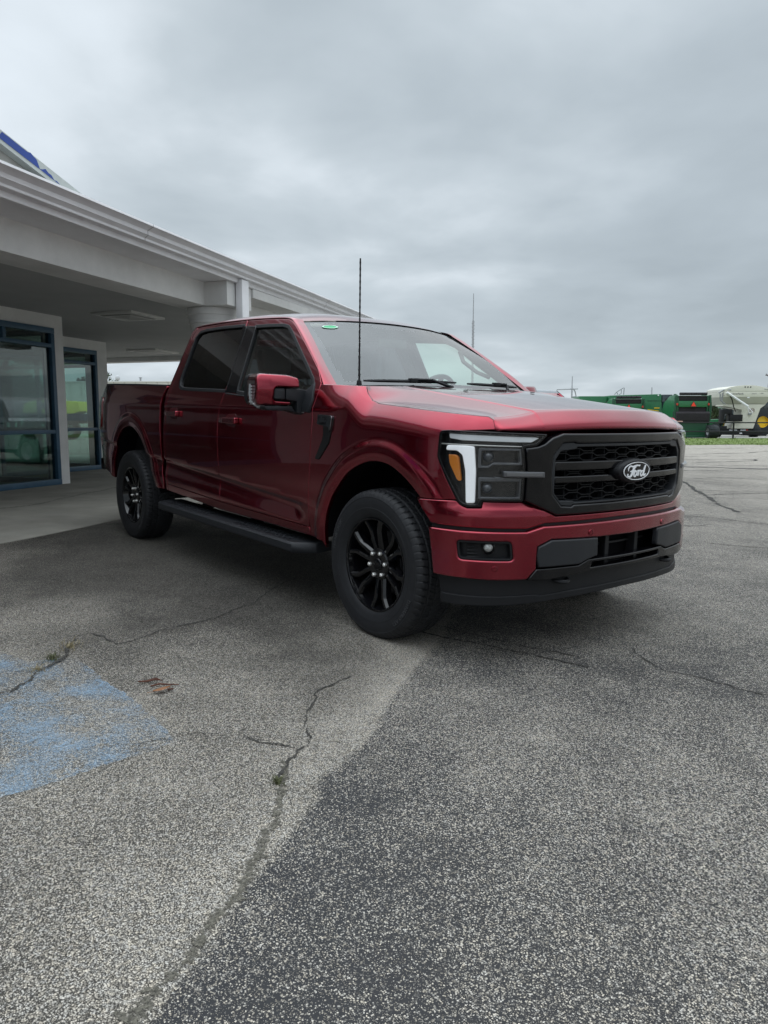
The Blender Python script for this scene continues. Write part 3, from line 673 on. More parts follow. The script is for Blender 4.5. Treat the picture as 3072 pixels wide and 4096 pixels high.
# roof, pillars, windscreen
DL = [(-.560,1.386),(-.68,1.490),(-.81,1.578),(-.95,1.670),(-1.065,1.743),(-1.165,1.803),(-1.285,1.850),(-1.60,1.873),(-1.88,1.886),(-2.30,1.897),(-2.66,1.897),(-2.80,1.89)]
WL = [(-.535,.860,1.391),(-.70,.822,1.506),(-.835,.786,1.604),(-.955,.752,1.688),(-1.065,.720,1.758),(-1.155,.696,1.812),(-1.255,.676,1.858),(-1.60,.655,1.907),(-1.88,.648,1.923),(-2.30,.645,1.929),(-2.66,.640,1.920),(-2.81,.630,1.889)]
rows = []
for (x, z), w in zip(DL, WL):
    a = np.array(SD(x, z, .002)); c = np.array([w[0], -w[1], w[2]]); m_ = (a+c)/2
    nrm = np.array([0.25, -0.62, 0.74]); rows.append([a+[0, .006, -.012], a+nrm*.003, a*.75+c*.25+nrm*.009, m_+nrm*.009, c*.75+a*.25+nrm*.005, c])
G = loft(rows, 5, 4); b = MB(); b.grid(G)
for k in (0, 1): (b if k == 0 else b.mirror()).build('roof_pillar', PAINT, truck, recalc=False, angle=60)
rr = [[(-1.198,.686,1.831),(-1.126,.38,1.852),(-1.096,0,1.860)]]
for x, w, zc in ((-1.32,None,1.913),(-1.60,None,1.948),(-1.88,None,1.962),(-2.30,None,1.968),(-2.62,None,1.954),(-2.83,None,1.895)):
    wz = np.interp(-x, [-q[0] for q in WL], [q[2] for q in WL]); wy = np.interp(-x, [-q[0] for q in WL], [q[1] for q in WL])
    rr.append([(x, wy, wz), (x, .36, wz+(zc-wz)*.86), (x, 0, zc)])
rows = [[(x, -y, z) for x, y, z in r_]+[(x, y, z) for x, y, z in r_[1::-1]] for r_ in rr]
b = MB(); b.grid(loft(rows, 6, 6), flip=False); b.build('roof', PAINT, truck, angle=60)
ws = [[(-.560,.860,1.399),(-.445,.47,1.402),(-.395,0,1.402)], [(-.872,.776,1.634),(-.785,.42,1.648),(-.755,0,1.652)], [(-1.200,.682,1.831),(-1.128,.38,1.850),(-1.098,0,1.857)]]
rows = [[(x, -y, z-.004) for x, y, z in r_]+[(x, y, z-.004) for x, y, z in r_[1::-1]] for r_ in ws]
G = loft(rows, 30, 20); ni, nj = len(G)-1, len(G[0])-1
def frit(i, j):
    u = (i+.5)/ni; v = (j+.5)/nj; e = min(v, 1-v)
    lo = .085+.10*max(0, (0.16-e)/.16)**1.0
    s_ = .045+.05*max(0, .45-u)
    if e < s_ or u < .07 or u > .94: return 1
    if u > .865 and abs(v-.5) < .13: return 1
    return 0
b = MB(); b.grid(G, mfun=frit); wsh = b.build('windshield', [WIND, FRIT], truck, angle=180)
def wspt(v, u, out_=0.0):
    i, j = u*ni, v*nj; i0, j0 = min(int(i), ni-1), min(int(j), nj-1); a = i-i0; c = j-j0
    p = (1-a)*(1-c)*G[i0][j0]+a*(1-c)*G[i0+1][j0]+(1-a)*c*G[i0][j0+1]+a*c*G[i0+1][j0+1]
    n = np.cross(G[i0][j0+1]-G[i0][j0], G[i0+1][j0]-G[i0][j0]); n /= np.linalg.norm(n)
    if n[0] < 0: n = -n
    return p+n*out_
b = MB(); ring = [wspt(.145+.040*math.cos(a), .845+.034*math.sin(a), .004) for a in np.linspace(0, 2*math.pi, 28, endpoint=False)]
b.add(ring, [tuple(range(28))]); sk = b.build('inspection_sticker', STICK, wsh, smooth=False)
b = MB(); r1 = [wspt(.145+.037*math.cos(a), .845+.031*math.sin(a), .005) for a in np.linspace(0, 2*math.pi, 29)]
r2 = [wspt(.145+.033*math.cos(a), .845+.027*math.sin(a), .005) for a in np.linspace(0, 2*math.pi, 29)]
b.grid([r1, r2]); b.build('sticker_ring', EMBW, sk, smooth=False)
# bonnet
hc = [[(-.315,0,1.398),(-.305,.30,1.397),(-.285,.52,1.394),(-.283,.56,1.392),(-.26,.70,1.387),(-.25,.82,1.384),(-.234,None,1.381)],
      [(-.22,0,1.390),(-.215,.30,1.388),(-.205,.53,1.384),(-.203,.57,1.379),(-.195,.70,1.367),(-.19,.83,1.350),(-.188,None,1.340)],
      [(-.09,0,1.379),(-.09,.30,1.377),(-.09,.53,1.371),(-.09,.57,1.364),(-.09,.70,1.336),(-.095,.84,1.305),(-.10,None,1.293)],
      [(.15,0,1.356),(.15,.30,1.353),(.13,.53,1.344),(.13,.57,1.335),(.12,.70,1.300),(.11,.84,1.277),(.10,None,1.272)],
      [(.42,0,1.327),(.41,.30,1.324),(.38,.535,1.314),(.38,.575,1.304),(.36,.70,1.273),(.35,.83,1.256),(.34,None,1.254)],
      [(.66,0,1.299),(.64,.30,1.296),(.60,.545,1.286),(.60,.585,1.276),(.58,.69,1.253),(.57,.80,1.240),(.56,None,1.239)],
      [(.80,0,1.281),(.778,.30,1.279),(.725,.550,1.270),(.722,.588,1.260),(.70,.68,1.241),(.67,.775,1.231),(.66,None,1.232)],
      [(.828,0,1.276),(.806,.30,1.274),(.750,.552,1.264),(.745,.592,1.254),(.72,.685,1.236),(.685,.78,1.226),(.672,None,1.228)],
      [(.850,0,1.264),(.828,.30,1.262),(.775,.558,1.251),(.768,.60,1.243),(.745,.69,1.228),(.705,.785,1.218),(.690,None,1.220)],
      [(.893,0,1.222),(.873,.30,1.220),(.822,.565,1.210),(.812,.61,1.206),(.785,.70,1.199),(.745,.79,1.193),(.718,None,1.200)],
      [(.904,0,1.200),(.885,.30,1.198),(.836,.567,1.189),(.825,.613,1.187),(.798,.705,1.182),(.757,.795,1.180),(.732,None,1.186)],
      [(.903,0,1.180),(.884,.30,1.178),(.836,.567,1.169),(.825,.613,1.168),(.798,.705,1.168),(.757,.795,1.169),(.736,None,1.173)],
      [(.883,0,1.168),(.864,.30,1.166),(.816,.565,1.157),(.805,.61,1.156),(.778,.70,1.158),(.74,.79,1.160),(.720,None,1.165)]]
_fe = np.array([(-.234,1.3835),(-.19,1.343),(-.13,1.303),(-.065,1.287),(.30,1.260),(.60,1.238),(.675,1.232),(.70,1.218),(.725,1.172)])
rows = []
for r_ in hc:
    q = [(x, -(HALF(x, z)-.004) if y is None else -y, z) for x, y, z in r_]
    rows.append(q[::-1]+[(x, -y, z) for x, y, z in q[1:]])
HG = loft(rows, 5, 4)
for i_, r_ in enumerate(HG):
    x, z = r_[0][0], r_[0][2]
    if z > 1.173:
        best = None
        for a, c in zip(_fe[:-1], _fe[1:]):
            ab = c-a; t_ = min(1, max(0, ((np.array([x, z])-a)@ab)/(ab@ab))); q = a+t_*ab; dd = np.hypot(*(q-[x, z]))
            if best is None or dd < best[0]: best = (dd, q)
        x, z = best[1]; y = HALF(x, z)-.0015
        for k_, sg in ((0, -1), (-1, 1)):
            dlt = np.array([x, sg*y, z])-HG[i_][k_]
            for q_ in range(6): HG[i_][q_ if k_ == 0 else -1-q_] = HG[i_][q_ if k_ == 0 else -1-q_]+dlt*(1-q_/6)
b = MB(); b.grid(HG, flip=True); hood = b.build('bonnet', PAINT, truck, angle=60)
for y in (.30, -.30):
    nz_ = MB(); nz_.box((-.02, y-.012, 1.372), (.0, y+.012, 1.377), .002); nz_.build('washer_nozzle', BLACKM, hood)
# cowl and wipers
b = MB(); cw = [[(-.60,.83,1.378),(-.48,.5,1.383),(-.42,0,1.383)], [(-.40,.84,1.378),(-.33,.5,1.386),(-.31,0,1.388)], [(-.25,.82,1.366),(-.25,.5,1.376),(-.27,0,1.378)]]
b.grid(loft([[(x, -y, z) for x, y, z in r_]+[(x, y, z) for x, y, z in r_[1::-1]] for r_ in cw], 4, 5)); b.build('cowl', BLACKM, truck)
for (p0, p1, piv) in (((.13, .035), (.50, .055), (-.36, -.07, 1.398)), ((.555, .045), (.885, .035), (-.40, .50, 1.395))):
    b = MB(); L = [wspt(p0[0]+(p1[0]-p0[0])*t, p0[1]+(p1[1]-p0[1])*t, .022) for t in np.linspace(0, 1, 9)]
    b.tube(L, [.006, .010, .011, .011, .012, .011, .011, .010, .006], 6)
    mid = L[4]; b.tube([mid+np.array([.01, 0, .012]), (mid+L[7])/2+np.array([.02, 0, .012]), np.array(piv)], [.008, .009, .012], 6)
    b.box(tuple(mid-np.array([.012, .03, .006])), tuple(mid+np.array([.02, .03, .02])), .005)
    b.build('wiper', BLACKM, truck)
# mast aerial with its spiral
b = MB(); base = np.array(SD(-.365, 1.392)); base[1] += .10
ab = np.array([-.395, -.80, 1.392]); b.lathe([(0.0, .03), (.012, .028), (.016, .01), (.018, -.01)], tuple(ab), 12)
N_ = 60; pts = [ab+np.array([-.004*t, 0, .02+.70*t]) for t in np.linspace(0, 1, N_)]
b.tube(pts, [.0065-.002*min(1, i/20)+(.0011 if i % 3 == 0 else 0) for i in range(N_)], 8)
b.build('aerial', BLACKM, truck)

# ------------------------------------------------ nose
def fpanel(name, poly, holes=(), m=PAINT, off=0.0, res=.03, edge=.004, flange=.03, parent=truck, angle=50, pair=False, label=None):
    os_ = []
    b = patch(poly, FRo(off), holes, res, edge, flange)
    for k in range(2 if pair else 1):
        o_ = (b if k == 0 else b.mirror()).build(name, m, parent[k] if isinstance(parent, list) else parent, angle=angle)
        if label: o_['label'] = label
        os_.append(o_)
    return os_
def sym(h): return list(h)+[(-s, z) for s, z in h[::-1] if abs(s) > 1e-6]
sA, sB = s_x(.372), s_x(.47)
_np = lambda s_, z, d: FR(s_, z, d+.024*st((z-.762)/.07)*st((1.25-abs(s_))/.25))
b = patch(sym([(0,.752),(.535,.752),(.60,.783),(.645,.806),(.722,.826),(.928,.829),(.932,.800),(1.0,.797),(1.04,.811),(1.062,.826),(sA,.817),(s_x(.405),.775),(sB,.705),(.85,.700),(.695,.697),(.60,.720),(0,.724)]), _np, (), .026, .006, .03); b.build('nose_panel', PAINT, truck, angle=50)
fpanel('bumper_trim', sym([(0,.728),(.61,.726),(.70,.702),(.85,.704),(sB,.708),(sB,.682),(.71,.680),(.62,.704),(0,.708)]), m=BLACKM, off=.010, edge=.003)
fo = [(s_xy(x-.02, y), z) for x, y, z in ((.64,-.952,.640),(.82,-.77,.640),(.83,-.761,.546),(.65,-.947,.549))]; fo = fillet(fo, .022)
fom = [(-s, z) for s, z in fo]
fpanel('front_bumper', sym([(0,.712),(.62,.709),(.71,.685),(.85,.687),(s_x(.475),.689),(s_x(.495),.57),(s_x(.51),.460),(.85,.450),(.70,.450),(.652,.500),(.648,.610),(.575,.641),(.27,.633),(0,.631)]), [fo, fom], off=-.028, edge=.010, flange=.06, res=.026)
for k in (1, -1):
    q = [(s*k, z) for s, z in fo]; b = MB(); patch(offset_poly(q, .002), FRo(.012), (), .02, .002, .01, mb=b); patch(offset_poly(q, .001), FRo(-.020), [offset_poly(q, -.010)], .02, .003, .035, mb=b)
    sc = sum(s for s, z in fo)/len(fo)
    for j in range(5):
        z = .558+j*.016; s0 = (sc+.085)*k; s1 = (sc+.035)*k
        for s_a, s_b in ((s0, s1),):
            P = [FR(s_a+(s_b-s_a)*t, z, .004+.006*t) for t in (0, .5, 1)]; b.tube(P, [.005, .004, .002], 6)
    bz = b.build('fog_lamp_bezel', BLACKM, truck)
    P = Vector(FR((sc-.015)*k, .608, .004)); n = Vector(FR((sc-.015)*k, .608, -.1))-P; n.normalize(); M = Matrix.Translation(P) @ Vector((0, 0, 1)).rotation_difference(n).to_matrix().to_4x4()
    f = MB(); f.lathe([(.0, .022), (.012, .021), (.020, .016), (.024, .006), (.026, -.01)], (0, 0, 0), 20)
    f.xf(M).build('fog_lamp', MATS.get('fog_glass') or mat('fog_glass', (.42,.43,.42), rough=.15, metal=.6, coat=1, bump=.8, bscale=180), bz)
    h = MB(); h.lathe([(.027, .016), (.033, .012), (.035, -.012)], (0, 0, 0), 20); h.xf(M).build('fog_lamp_ring', BLACKG, bz)
pad = [(.575,.640),(.272,.632),(.268,.540),(.335,.526),(.395,.506),(.645,.508),(.655,.566),(.648,.610)]
fpanel('bumper_guard', pad, m=GREYP, off=-.034, edge=.008, flange=.03, pair=True)
fpanel('lower_bumper_bar', sym([(0,.523),(.33,.524),(.395,.500),(.652,.500),(.70,.448),(.60,.442),(.45,.452),(.33,.462),(0,.464)]), [[(.30,.508),(-.30,.508),(-.31,.482),(.31,.482)]], m=BLACKG, off=-.030, edge=.006, flange=.05)
b = MB(); patch(sym([(0,.66),(.60,.66),(.66,.50),(.6,.45),(0,.45)]), FRo(.085), (), .08, .002, .01, mb=b); b.build('radiator_panel', DEEP, truck)
for s in (-.135, .135): fpanel('intake_bar', [(s-.016,.66),(s+.016,.66),(s+.016,.46),(s-.016,.46)], m=BLACKM, off=.02, edge=.003, flange=.05)
for z in (.575,): fpanel('intake_bar', [(-.28,z-.006),(.28,z-.006),(.28,z+.006),(-.28,z+.006)], m=BLACKM, off=.055, edge=.002, flange=.02)
fpanel('air_dam', sym([(0,.470),(.60,.452),(.86,.455),(s_x(.515),.462),(s_x(.53),.372),(s_x(.535),.318),(.95,.322),(.74,.326),(.45,.336),(0,.345)]), m=BLACKM, off=.012, edge=.008, flange=.10)
fpanel('air_dam_lip', sym([(0,.372),(.45,.366),(.60,.358),(.64,.366),(.95,.364),(s_x(.535),.366),(s_x(.538),.312),(.95,.314),(.74,.318),(.45,.328),(0,.338)]), m=BLACKM, off=.004, edge=.006, flange=.05)
for s in (.47, -.47):
    P = np.array(FR(s, .428, -.01)); t = [P+np.array([math.cos(a)*.045-.03, math.sin(a)*.042, -.006*math.cos(a)]) for a in np.linspace(-2.6, 2.6, 14)]
    b = MB(); b.tube(t, .0105, 8); b.box((P[0]-.13, P[1]-.03, P[2]-.012), (P[0]-.045, P[1]+.03, P[2]+.016), .006); b.build('tow_hook', BLACKM, truck)
for s, z in ((.325,.662),(-.325,.662),(.862,.508),(-.862,.508)):
    P = Vector(FR(s, z, -.030)); n = (Vector(FR(s, z, -.13))-P).normalized(); M = Matrix.Translation(P) @ Vector((0, 0, 1)).rotation_difference(n).to_matrix().to_4x4()
    b = MB(); b.lathe([(0, .0022), (.0095, .002), (.0105, -.002), (.0118, -.002), (.0125, .0028), (.0150, .0022), (.0165, -.004)], (0, 0, 0), 20); b.xf(M).build('parking_sensor', PAINT, truck)
# grille
gout = sym([(0,1.157),(.515,1.157),(.58,1.137),(.628,1.106),(.662,1.094),(.726,1.086),(.714,1.0),(.718,.835),(.642,.802),(.535,.757),(0,.757)])
gho = sym([(0,1.108),(.43,1.108),(.445,1.114),(.515,1.110),(.572,1.052),(.578,.965),(.566,.862),(.510,.803),(.445,.797),(.43,.806),(0,.806)])
ghi = sym([(0,1.091),(.42,1.091),(.435,1.080),(.525,1.072),(.556,1.030),(.556,.868),(.520,.828),(.435,.825),(.42,.817),(0,.817)])
gsur = fpanel('grille', gout, [gho], m=BLACKG, off=-.010, edge=.010, flange=.05)[0]
fpanel('grille_frame', offset_poly(gho, -.001), [ghi], m=GREYP, off=-.003, edge=.004, flange=.06, parent=gsur)
b = MB(); patch(offset_poly(gho, .01), FRo(.085), (), .08, .002, .01, mb=b); b.build('grille_backing', DEEP, gsur)
def ribbon(b, pts, w, d0, d1):
    """square-section bar following a line (s, z) on the nose"""
    n = len(pts); G = []
    for i, (s, z) in enumerate(pts):
        a, c = pts[max(i-1, 0)], pts[min(i+1, n-1)]; t = np.array([c[0]-a[0], c[1]-a[1]]); t /= np.linalg.norm(t)+1e-9; o = np.array([-t[1], t[0]])*w/2
        q = [FR(s+o[0], z+o[1], d0), FR(s-o[0], z-o[1], d0), FR(s-o[0], z-o[1], d1), FR(s+o[0], z+o[1], d1)]; G.append(q+[q[0]])
    b.grid(G)
b = MB()
def hexline(zc, ph, A, s0=-.555, s1=.555, p=.185):
    P = []; s = s0
    brk = [(0, 1), (.36, 1), (.5, -1), (.86, -1)]
    k0 = int(math.floor(s0/p))-1
    for k in range(k0, k0+12):
        for f, v in brk:
            ss = (k+f+ph)*p
            if s0 <= ss <= s1: P.append((ss, zc+A*v))
    return [(s0, P[0][1])]+P+[(s1, P[-1][1])]
for zone in ((1.028, 1.098, 4), (.805, .905, 5), (.951, .972, 2)):
    n = zone[2]; hh = (zone[1]-zone[0])/(n-1) if n > 1 else 0
    for k in range(n): ribbon(b, hexline(zone[0]+k*hh, .5*(k % 2), hh*.27), .0038, .030, .062)
    for k in range(-6, 7): ribbon(b, [(k*.0925, zone[0]-.004), (k*.0925, zone[1]+.004)], .003, .034, .062)
b.build('grille_mesh', BLACKM, gsur, angle=30)
for z0, z1, tp in ((.976, 1.020, 0), (.914, .948, 0)):
    fpanel('grille_bar', [(-.557,z0),(.557,z0),(.557,z1),(-.557,z1)], m=BLACKG, off=-.004, edge=.007, flange=.05, parent=gsur)
# oval badge
def ell(a, b_, d, n=56): return [FR(a*math.cos(t), .962+b_*math.sin(t), d) for t in np.linspace(0, 2*math.pi, n, endpoint=False)]
def rings(L, cap=True):
    q = MB(); n = len(L[0]); V = [p for r_ in L for p in r_]; F = []
    for i in range(len(L)-1):
        for k in range(n): F.append((i*n+k, i*n+(k+1) % n, (i+1)*n+(k+1) % n, (i+1)*n+k))
    if cap: F.append(tuple(range((len(L)-1)*n, len(L)*n)))
    q.add(V, F); return q
em = rings([ell(.149,.064,.03), ell(.149,.064,-.018), ell(.142,.060,-.032), ell(.128,.053,-.038), ell(.124,.0515,-.036)]).build('emblem', BLACKM, gsur, recalc=True)
rings([ell(.1235,.051,-.034), ell(.1225,.050,-.0385)]).build('emblem_face', BLACKG, em, recalc=True)
b = rings([ell(.1165,.0468,-.037), ell(.1165,.0468,-.0415), ell(.1125,.0436,-.0415), ell(.1125,.0436,-.037)], cap=False); b.build('emblem_ring', EMBW, em, recalc=True)
def stroke(b, pts, ws_):
    P = catmull(pts, 8); n = len(P); w = np.interp(np.linspace(0, 1, n), np.linspace(0, 1, len(ws_)), ws_); G = []
    for i in range(n):
        t = P[min(i+1, n-1)]-P[max(i-1, 0)]; t /= np.linalg.norm(t)+1e-9; o = np.array([-t[1], t[0]])*w[i]/2
        mk = lambda q, d: FR(-q[0]*.078, .962+q[1]*.064, d)
        G.append([mk(P[i]+o, -.037), mk(P[i]+o, -.042), mk(P[i]-o, -.042), mk(P[i]-o, -.037)])
    b.grid(G)
b = MB()
stroke(b, [(-.98,.02),(-.98,.22),(-.78,.42),(-.52,.36),(-.30,.40),(-.02,.46),(.20,.42),(.26,.50)], [.05,.08,.10,.13,.13,.12,.09,.04])
stroke(b, [(-.20,.38),(-.40,.20),(-.54,-.08),(-.66,-.36),(-.84,-.46),(-1.02,-.36),(-1.0,-.2)], [.10,.16,.17,.15,.11,.10,.06])
stroke(b, [(-.78,-.06),(-.56,.02),(-.34,.0),(-.22,.08)], [.05,.09,.09,.04])
o_c = lambda cx_, cy_, rx, ry, a0, a1: [(cx_+rx*math.cos(a)+.25*ry*math.sin(a), cy_+ry*math.sin(a)) for a in np.linspace(a0, a1, 11)]
stroke(b, o_c(-.22,-.22,.15,.22,.4,.4+2*math.pi), [.11,.09,.13,.12,.09,.11])
stroke(b, [(.02,-.06),(.16,.02),(.10,-.24),(.06,-.42)], [.05,.10,.13,.11]); stroke(b, [(.12,-.14),(.24,-.0),(.36,.02),(.38,-.06)], [.06,.09,.11,.07])
stroke(b, o_c(.54,-.22,.15,.21,.5,.5+2*math.pi), [.10,.09,.13,.12,.09,.10])
stroke(b, [(.98,.44),(.86,.20),(.76,-.12),(.74,-.38),(.92,-.36),(1.02,-.26)], [.10,.13,.14,.13,.10,.05])
b.build('emblem_script', EMBW, em, recalc=True, angle=30)
# head lamps
HLo = [(1.155,1.157),(1.111,1.162),(.968,1.159),(.612,1.149),(.634,1.126),(.666,1.099),(.734,1.090),(.722,1.0),(.727,.834),(.932,.834),(.936,.805),(1.000,.802),(1.040,.816),(1.100,.915),(1.166,1.033),(1.158,1.12)]
HLo = fillet(HLo, [.02,.02,.01,.004,.01,.006,.004,.004,.01,.004,.004,.02,.02,.01,.02,.02], 3)
hl = fpanel('headlight', offset_poly(HLo, .003), m=LENS_IN, off=.045, edge=.003, flange=.02, pair=True)
fpanel('headlight_rim', offset_poly(HLo, .004), [offset_poly(HLo, -.010)], m=BLACKG, off=.002, edge=.003, flange=.045, parent=hl, pair=True)
fpanel('daytime_lamp_bar', fillet([(1.108,1.149),(1.040,1.147),(.668,1.138),(.645,1.134),(.690,1.112),(1.036,1.118),(1.104,1.126)], .008), m=CLEARL, off=.010, edge=.004, flange=.03, parent=hl, pair=True)
fpanel('daytime_lamp', fillet([(1.117,1.093),(1.024,1.094),(.975,1.091),(.964,.972),(.964,.819),(1.009,.817),(1.017,.974),(1.034,1.048),(1.062,1.068),(1.122,1.068)], .010), m=WHITEL, off=.006, edge=.006, flange=.03, parent=hl, pair=True)
fpanel('side_reflector', fillet([(1.108,1.048),(1.070,1.048),(1.056,1.036),(1.038,.925),(1.048,.922),(1.060,.93),(1.100,1.003)], .006), m=AMBER, off=.010, edge=.003, flange=.02, parent=hl, pair=True)
fpanel('lamp_divider', [(1.148,1.101),(.94,1.099),(.737,1.0955),(.737,1.091),(.94,1.094),(1.148,1.096)], m=CHROME, off=.008, edge=.001, flange=.01, parent=hl, pair=True)
fpanel('low_beam_lamp', fillet([(.955,1.084),(.738,1.083),(.728,1.004),(.885,1.004),(.900,.989),(.955,.987)], .008), [fillet([(.940,1.072),(.752,1.072),(.745,1.016),(.880,1.016),(.905,1.0),(.940,.999)], .006)], m=LENS_G, off=.012, edge=.003, flange=.03, parent=hl, pair=True)
fpanel('high_beam_lamp', fillet([(.952,.944),(.728,.943),(.731,.838),(.948,.838)], .008), [fillet([(.940,.925),(.742,.924),(.744,.850),(.938,.850)], .006)], m=LENS_G, off=.014, edge=.003, flange=.03, parent=hl, pair=True)
fpanel('marker_lamp', fillet([(.835,.977),(.624,.973),(.622,.945),(.833,.950)], .005), m=LENS_G, off=-.016, edge=.004, flange=.04, parent=hl, pair=True)
fpanel('marker_lamp_shelf', [(.875,.950),(.835,.945),(.735,.942),(.735,.925),(.86,.927)], m=LENS_G, off=.008, edge=.003, flange=.02, parent=hl, pair=True)
fpanel('marker_strip', fillet([(.822,.970),(.640,.967),(.638,.952),(.820,.955)], .003), m=mat('smoked_lamp', (.10,.10,.105), rough=.2, coat=1), off=-.020, edge=.001, flange=.01, parent=hl, pair=True)
for s, z in ((.905,1.045),(.905,.893)):
    for k in (1, -1):
        P = Vector(FR(s*k, z, .034)); n = (Vector(FR(s*k, z, -.1))-P).normalized(); M = Matrix.Translation(P) @ Vector((0, 0, 1)).rotation_difference(n).to_matrix().to_4x4()
        b = MB(); b.lathe([(0, .014), (.012, .012), (.020, .004), (.023, -.002), (.026, .004), (.028, -.01)], (0, 0, 0), 20); b.xf(M).build('projector_lens', MATS.get('projector_glass') or mat('projector_glass', (.055,.06,.07), rough=.08, coat=1), hl[0 if k == 1 else 1])
fpanel('lamp_cover', offset_poly(HLo, -.006), m=LAMPG, off=.0, edge=.001, flange=.002, parent=hl, pair=True)

# ------------------------------------------------ wheels (axis along y, outer face towards -y)
def make_tyre():
    side = [(.256,-.108),(.262,-.118),(.270,-.124),(.285,-.131),(.305,-.1365),(.316,-.1395),(.318,-.1385),(.336,-.1405),(.355,-.1405),(.372,-.138),(.376,-.1395),(.390,-.134),(.400,-.127),(.408,-.117)]
    hs = np.linspace(-.108, .108, 55); N_ = 720; V = []
    prof = side+[(None, h) for h in hs]+[(r_, -h) for r_, h in side[::-1]]
    W_ = len(prof)
    for k in range(N_):
        a = 2*math.pi*k/N_; ca, sa = math.cos(a), math.sin(a)
        for r_, h in prof:
            if r_ is None:
                q = abs(h); r_ = .4195-.007*(q/.108)**3
                zig = .004*(abs(((a*32/math.pi) % 2)-1)*2-1)
                g = min(abs(q-.080), abs(q-.034+zig*0.7))
                dep = .0085 if g < .0042 else 0
                # lateral slots in the ribs, chevron wise, plus fine sipes
                ph = (a*66/(2*math.pi)+ (h*9 if q < .075 else h*4)+(.5 if .034 < q < .08 else 0)) % 1
                if q > .084: dep = max(dep, .0075 if ph < .20 else 0)
                elif q > .038: dep = max(dep, .0060 if ph < .13 else (.0022 if .52 < ph < .60 else 0))
                else:
                    ph2 = (a*66/(2*math.pi)-h*16) % 1; dep = max(dep, .0060 if ph2 < .12 else 0)
                r_ -= dep
            elif r_ > .385:
                ph = (a*66/(2*math.pi)+h*4) % 1
                if ph < .2: r_ -= .0035
            z = r_*sa
            V.append((r_*ca, h, max(z, -.4055)))
    F = []
    for k in range(N_):
        k2 = (k+1) % N_
        for j in range(W_-1): F.append((k*W_+j, k2*W_+j, k2*W_+j+1, k*W_+j+1))
    b = MB(); b.add(V, F)
    def bend(txt, size, ang, rad):
        # raised lettering keeps a second, slightly paler rubber
        t = text_mesh(txt, size, .0022, space=1.15); o_ = MB(); vs_ = []
        for x, y, z in t.v:
            q = R(ang)-x/rad; rr_ = rad+y; vs_.append((rr_*math.cos(q), -.1408-z, rr_*math.sin(q)))
        o_.add(vs_, t.f, 1); return o_
    b.merge(bend('HANKOOK', .034, 158, .352)); b.merge(bend('DYNAPRO AT2', .028, -38, .352))
    return b
def make_rim():
    b = MB()
    b.lathe([(.262,-.116),(.2615,-.121),(.256,-.122),(.250,-.119),(.246,-.108),(.240,-.085),(.226,-.05),(.222,.09),(.25,.11)], (0, 0, 0), 96, 'y')
    cen = [(.040,.015,-.070,.020),(.075,.021,-.084,.0185),(.12,.027,-.092,.0165),(.165,.031,-.099,.0160),(.188,.034,-.102,.0165),(.190,.035,-.1022,.0165),(.218,.050,-.107,.0180),(.246,.068,-.111,.0190)]
    for k in range(6):
        a0 = math.pi/2+k*math.pi/3+R(8)
        for sg in (1, -1):
            G = []
            for r_, t, h, w in cen:
                def pt(tt, hh):
                    return ((r_*math.cos(a0)-tt*math.sin(a0)), hh, (r_*math.sin(a0)+tt*math.cos(a0)))
                c = t*sg
                o_ = .010*sg; q = [pt(c-w*1.1, h+.050), pt(c-w, h+.004+max(0, -o_)), pt(c-w*.45, h), pt(c+w*.45, h), pt(c+w, h+.004+max(0, o_)), pt(c+w*1.1, h+.050)]
                G.append(q)
            b.grid(G)
    b.lathe([(0,-.088),(.036,-.089),(.050,-.0925),(.080,-.0915),(.088,-.086),(.094,-.06),(.096,-.03)], (0, 0, 0), 48, 'y')
    return b
def rot_y(b, a):
    return b.xf(Matrix.Rotation(a, 4, 'Y'))
def make_wheel():
    w = MB(); w.lathe([(0,.0),(.085,.0),(.088,.004),(.172,.004),(.176,.010),(.176,.035),(.17,.04),(.10,.05),(.10,.13),(.0,.13)], (0, 0, 0), 64, 'y')
    w.box((-.19, .0, -.02), (-.11, .06, .14), .01)
    wh = w.build('wheel', mat('brake_steel', (0.10, 0.10, 0.105), rough=.5, metal=.8) if 'brake_steel' not in MATS else MATS['brake_steel'], truck, recalc=True)
    t = make_tyre().build('tyre', [RUBBER, mat('letter_rubber', (.040,.041,.044), rough=.6)], wh, angle=24)
    make_rim().build('rim', RIMM, wh, recalc=True, angle=24)
    c = MB(); c.lathe([(0,-.0985),(.024,-.0985),(.026,-.0975),(.028,-.0985),(.031,-.0975),(.034,-.093),(.035,-.08)], (0, 0, 0), 32, 'y')
    for q in range(24):
        pass
    c.build('hub_cap', BLACKG, wh, recalc=True)
    for k in range(6):
        a = math.pi/2+k*math.pi/3+R(38); p = (.0675*math.cos(a), 0, .0675*math.sin(a)); n = MB()
        n.lathe([(0,-.108),(.007,-.1075),(.0112,-.103),(.012,-.098),(.012,-.080)], p, 6, 'y')
        n.build('lug_nut', CHROME, wh, recalc=True, angle=20)
    return wh
w0 = make_wheel(); w0.location = (0, -.858, .405)
for x, y, rz in ((-3.694, -.858, 0), (0, .858, math.pi), (-3.694, .858, math.pi)):
    c = copy_tree(w0, truck); c.location = (x, y, .405); c.rotation_euler = (0, 0, rz)
for ch in w0.children:
    if ch.name.startswith('hub_cap'): pass
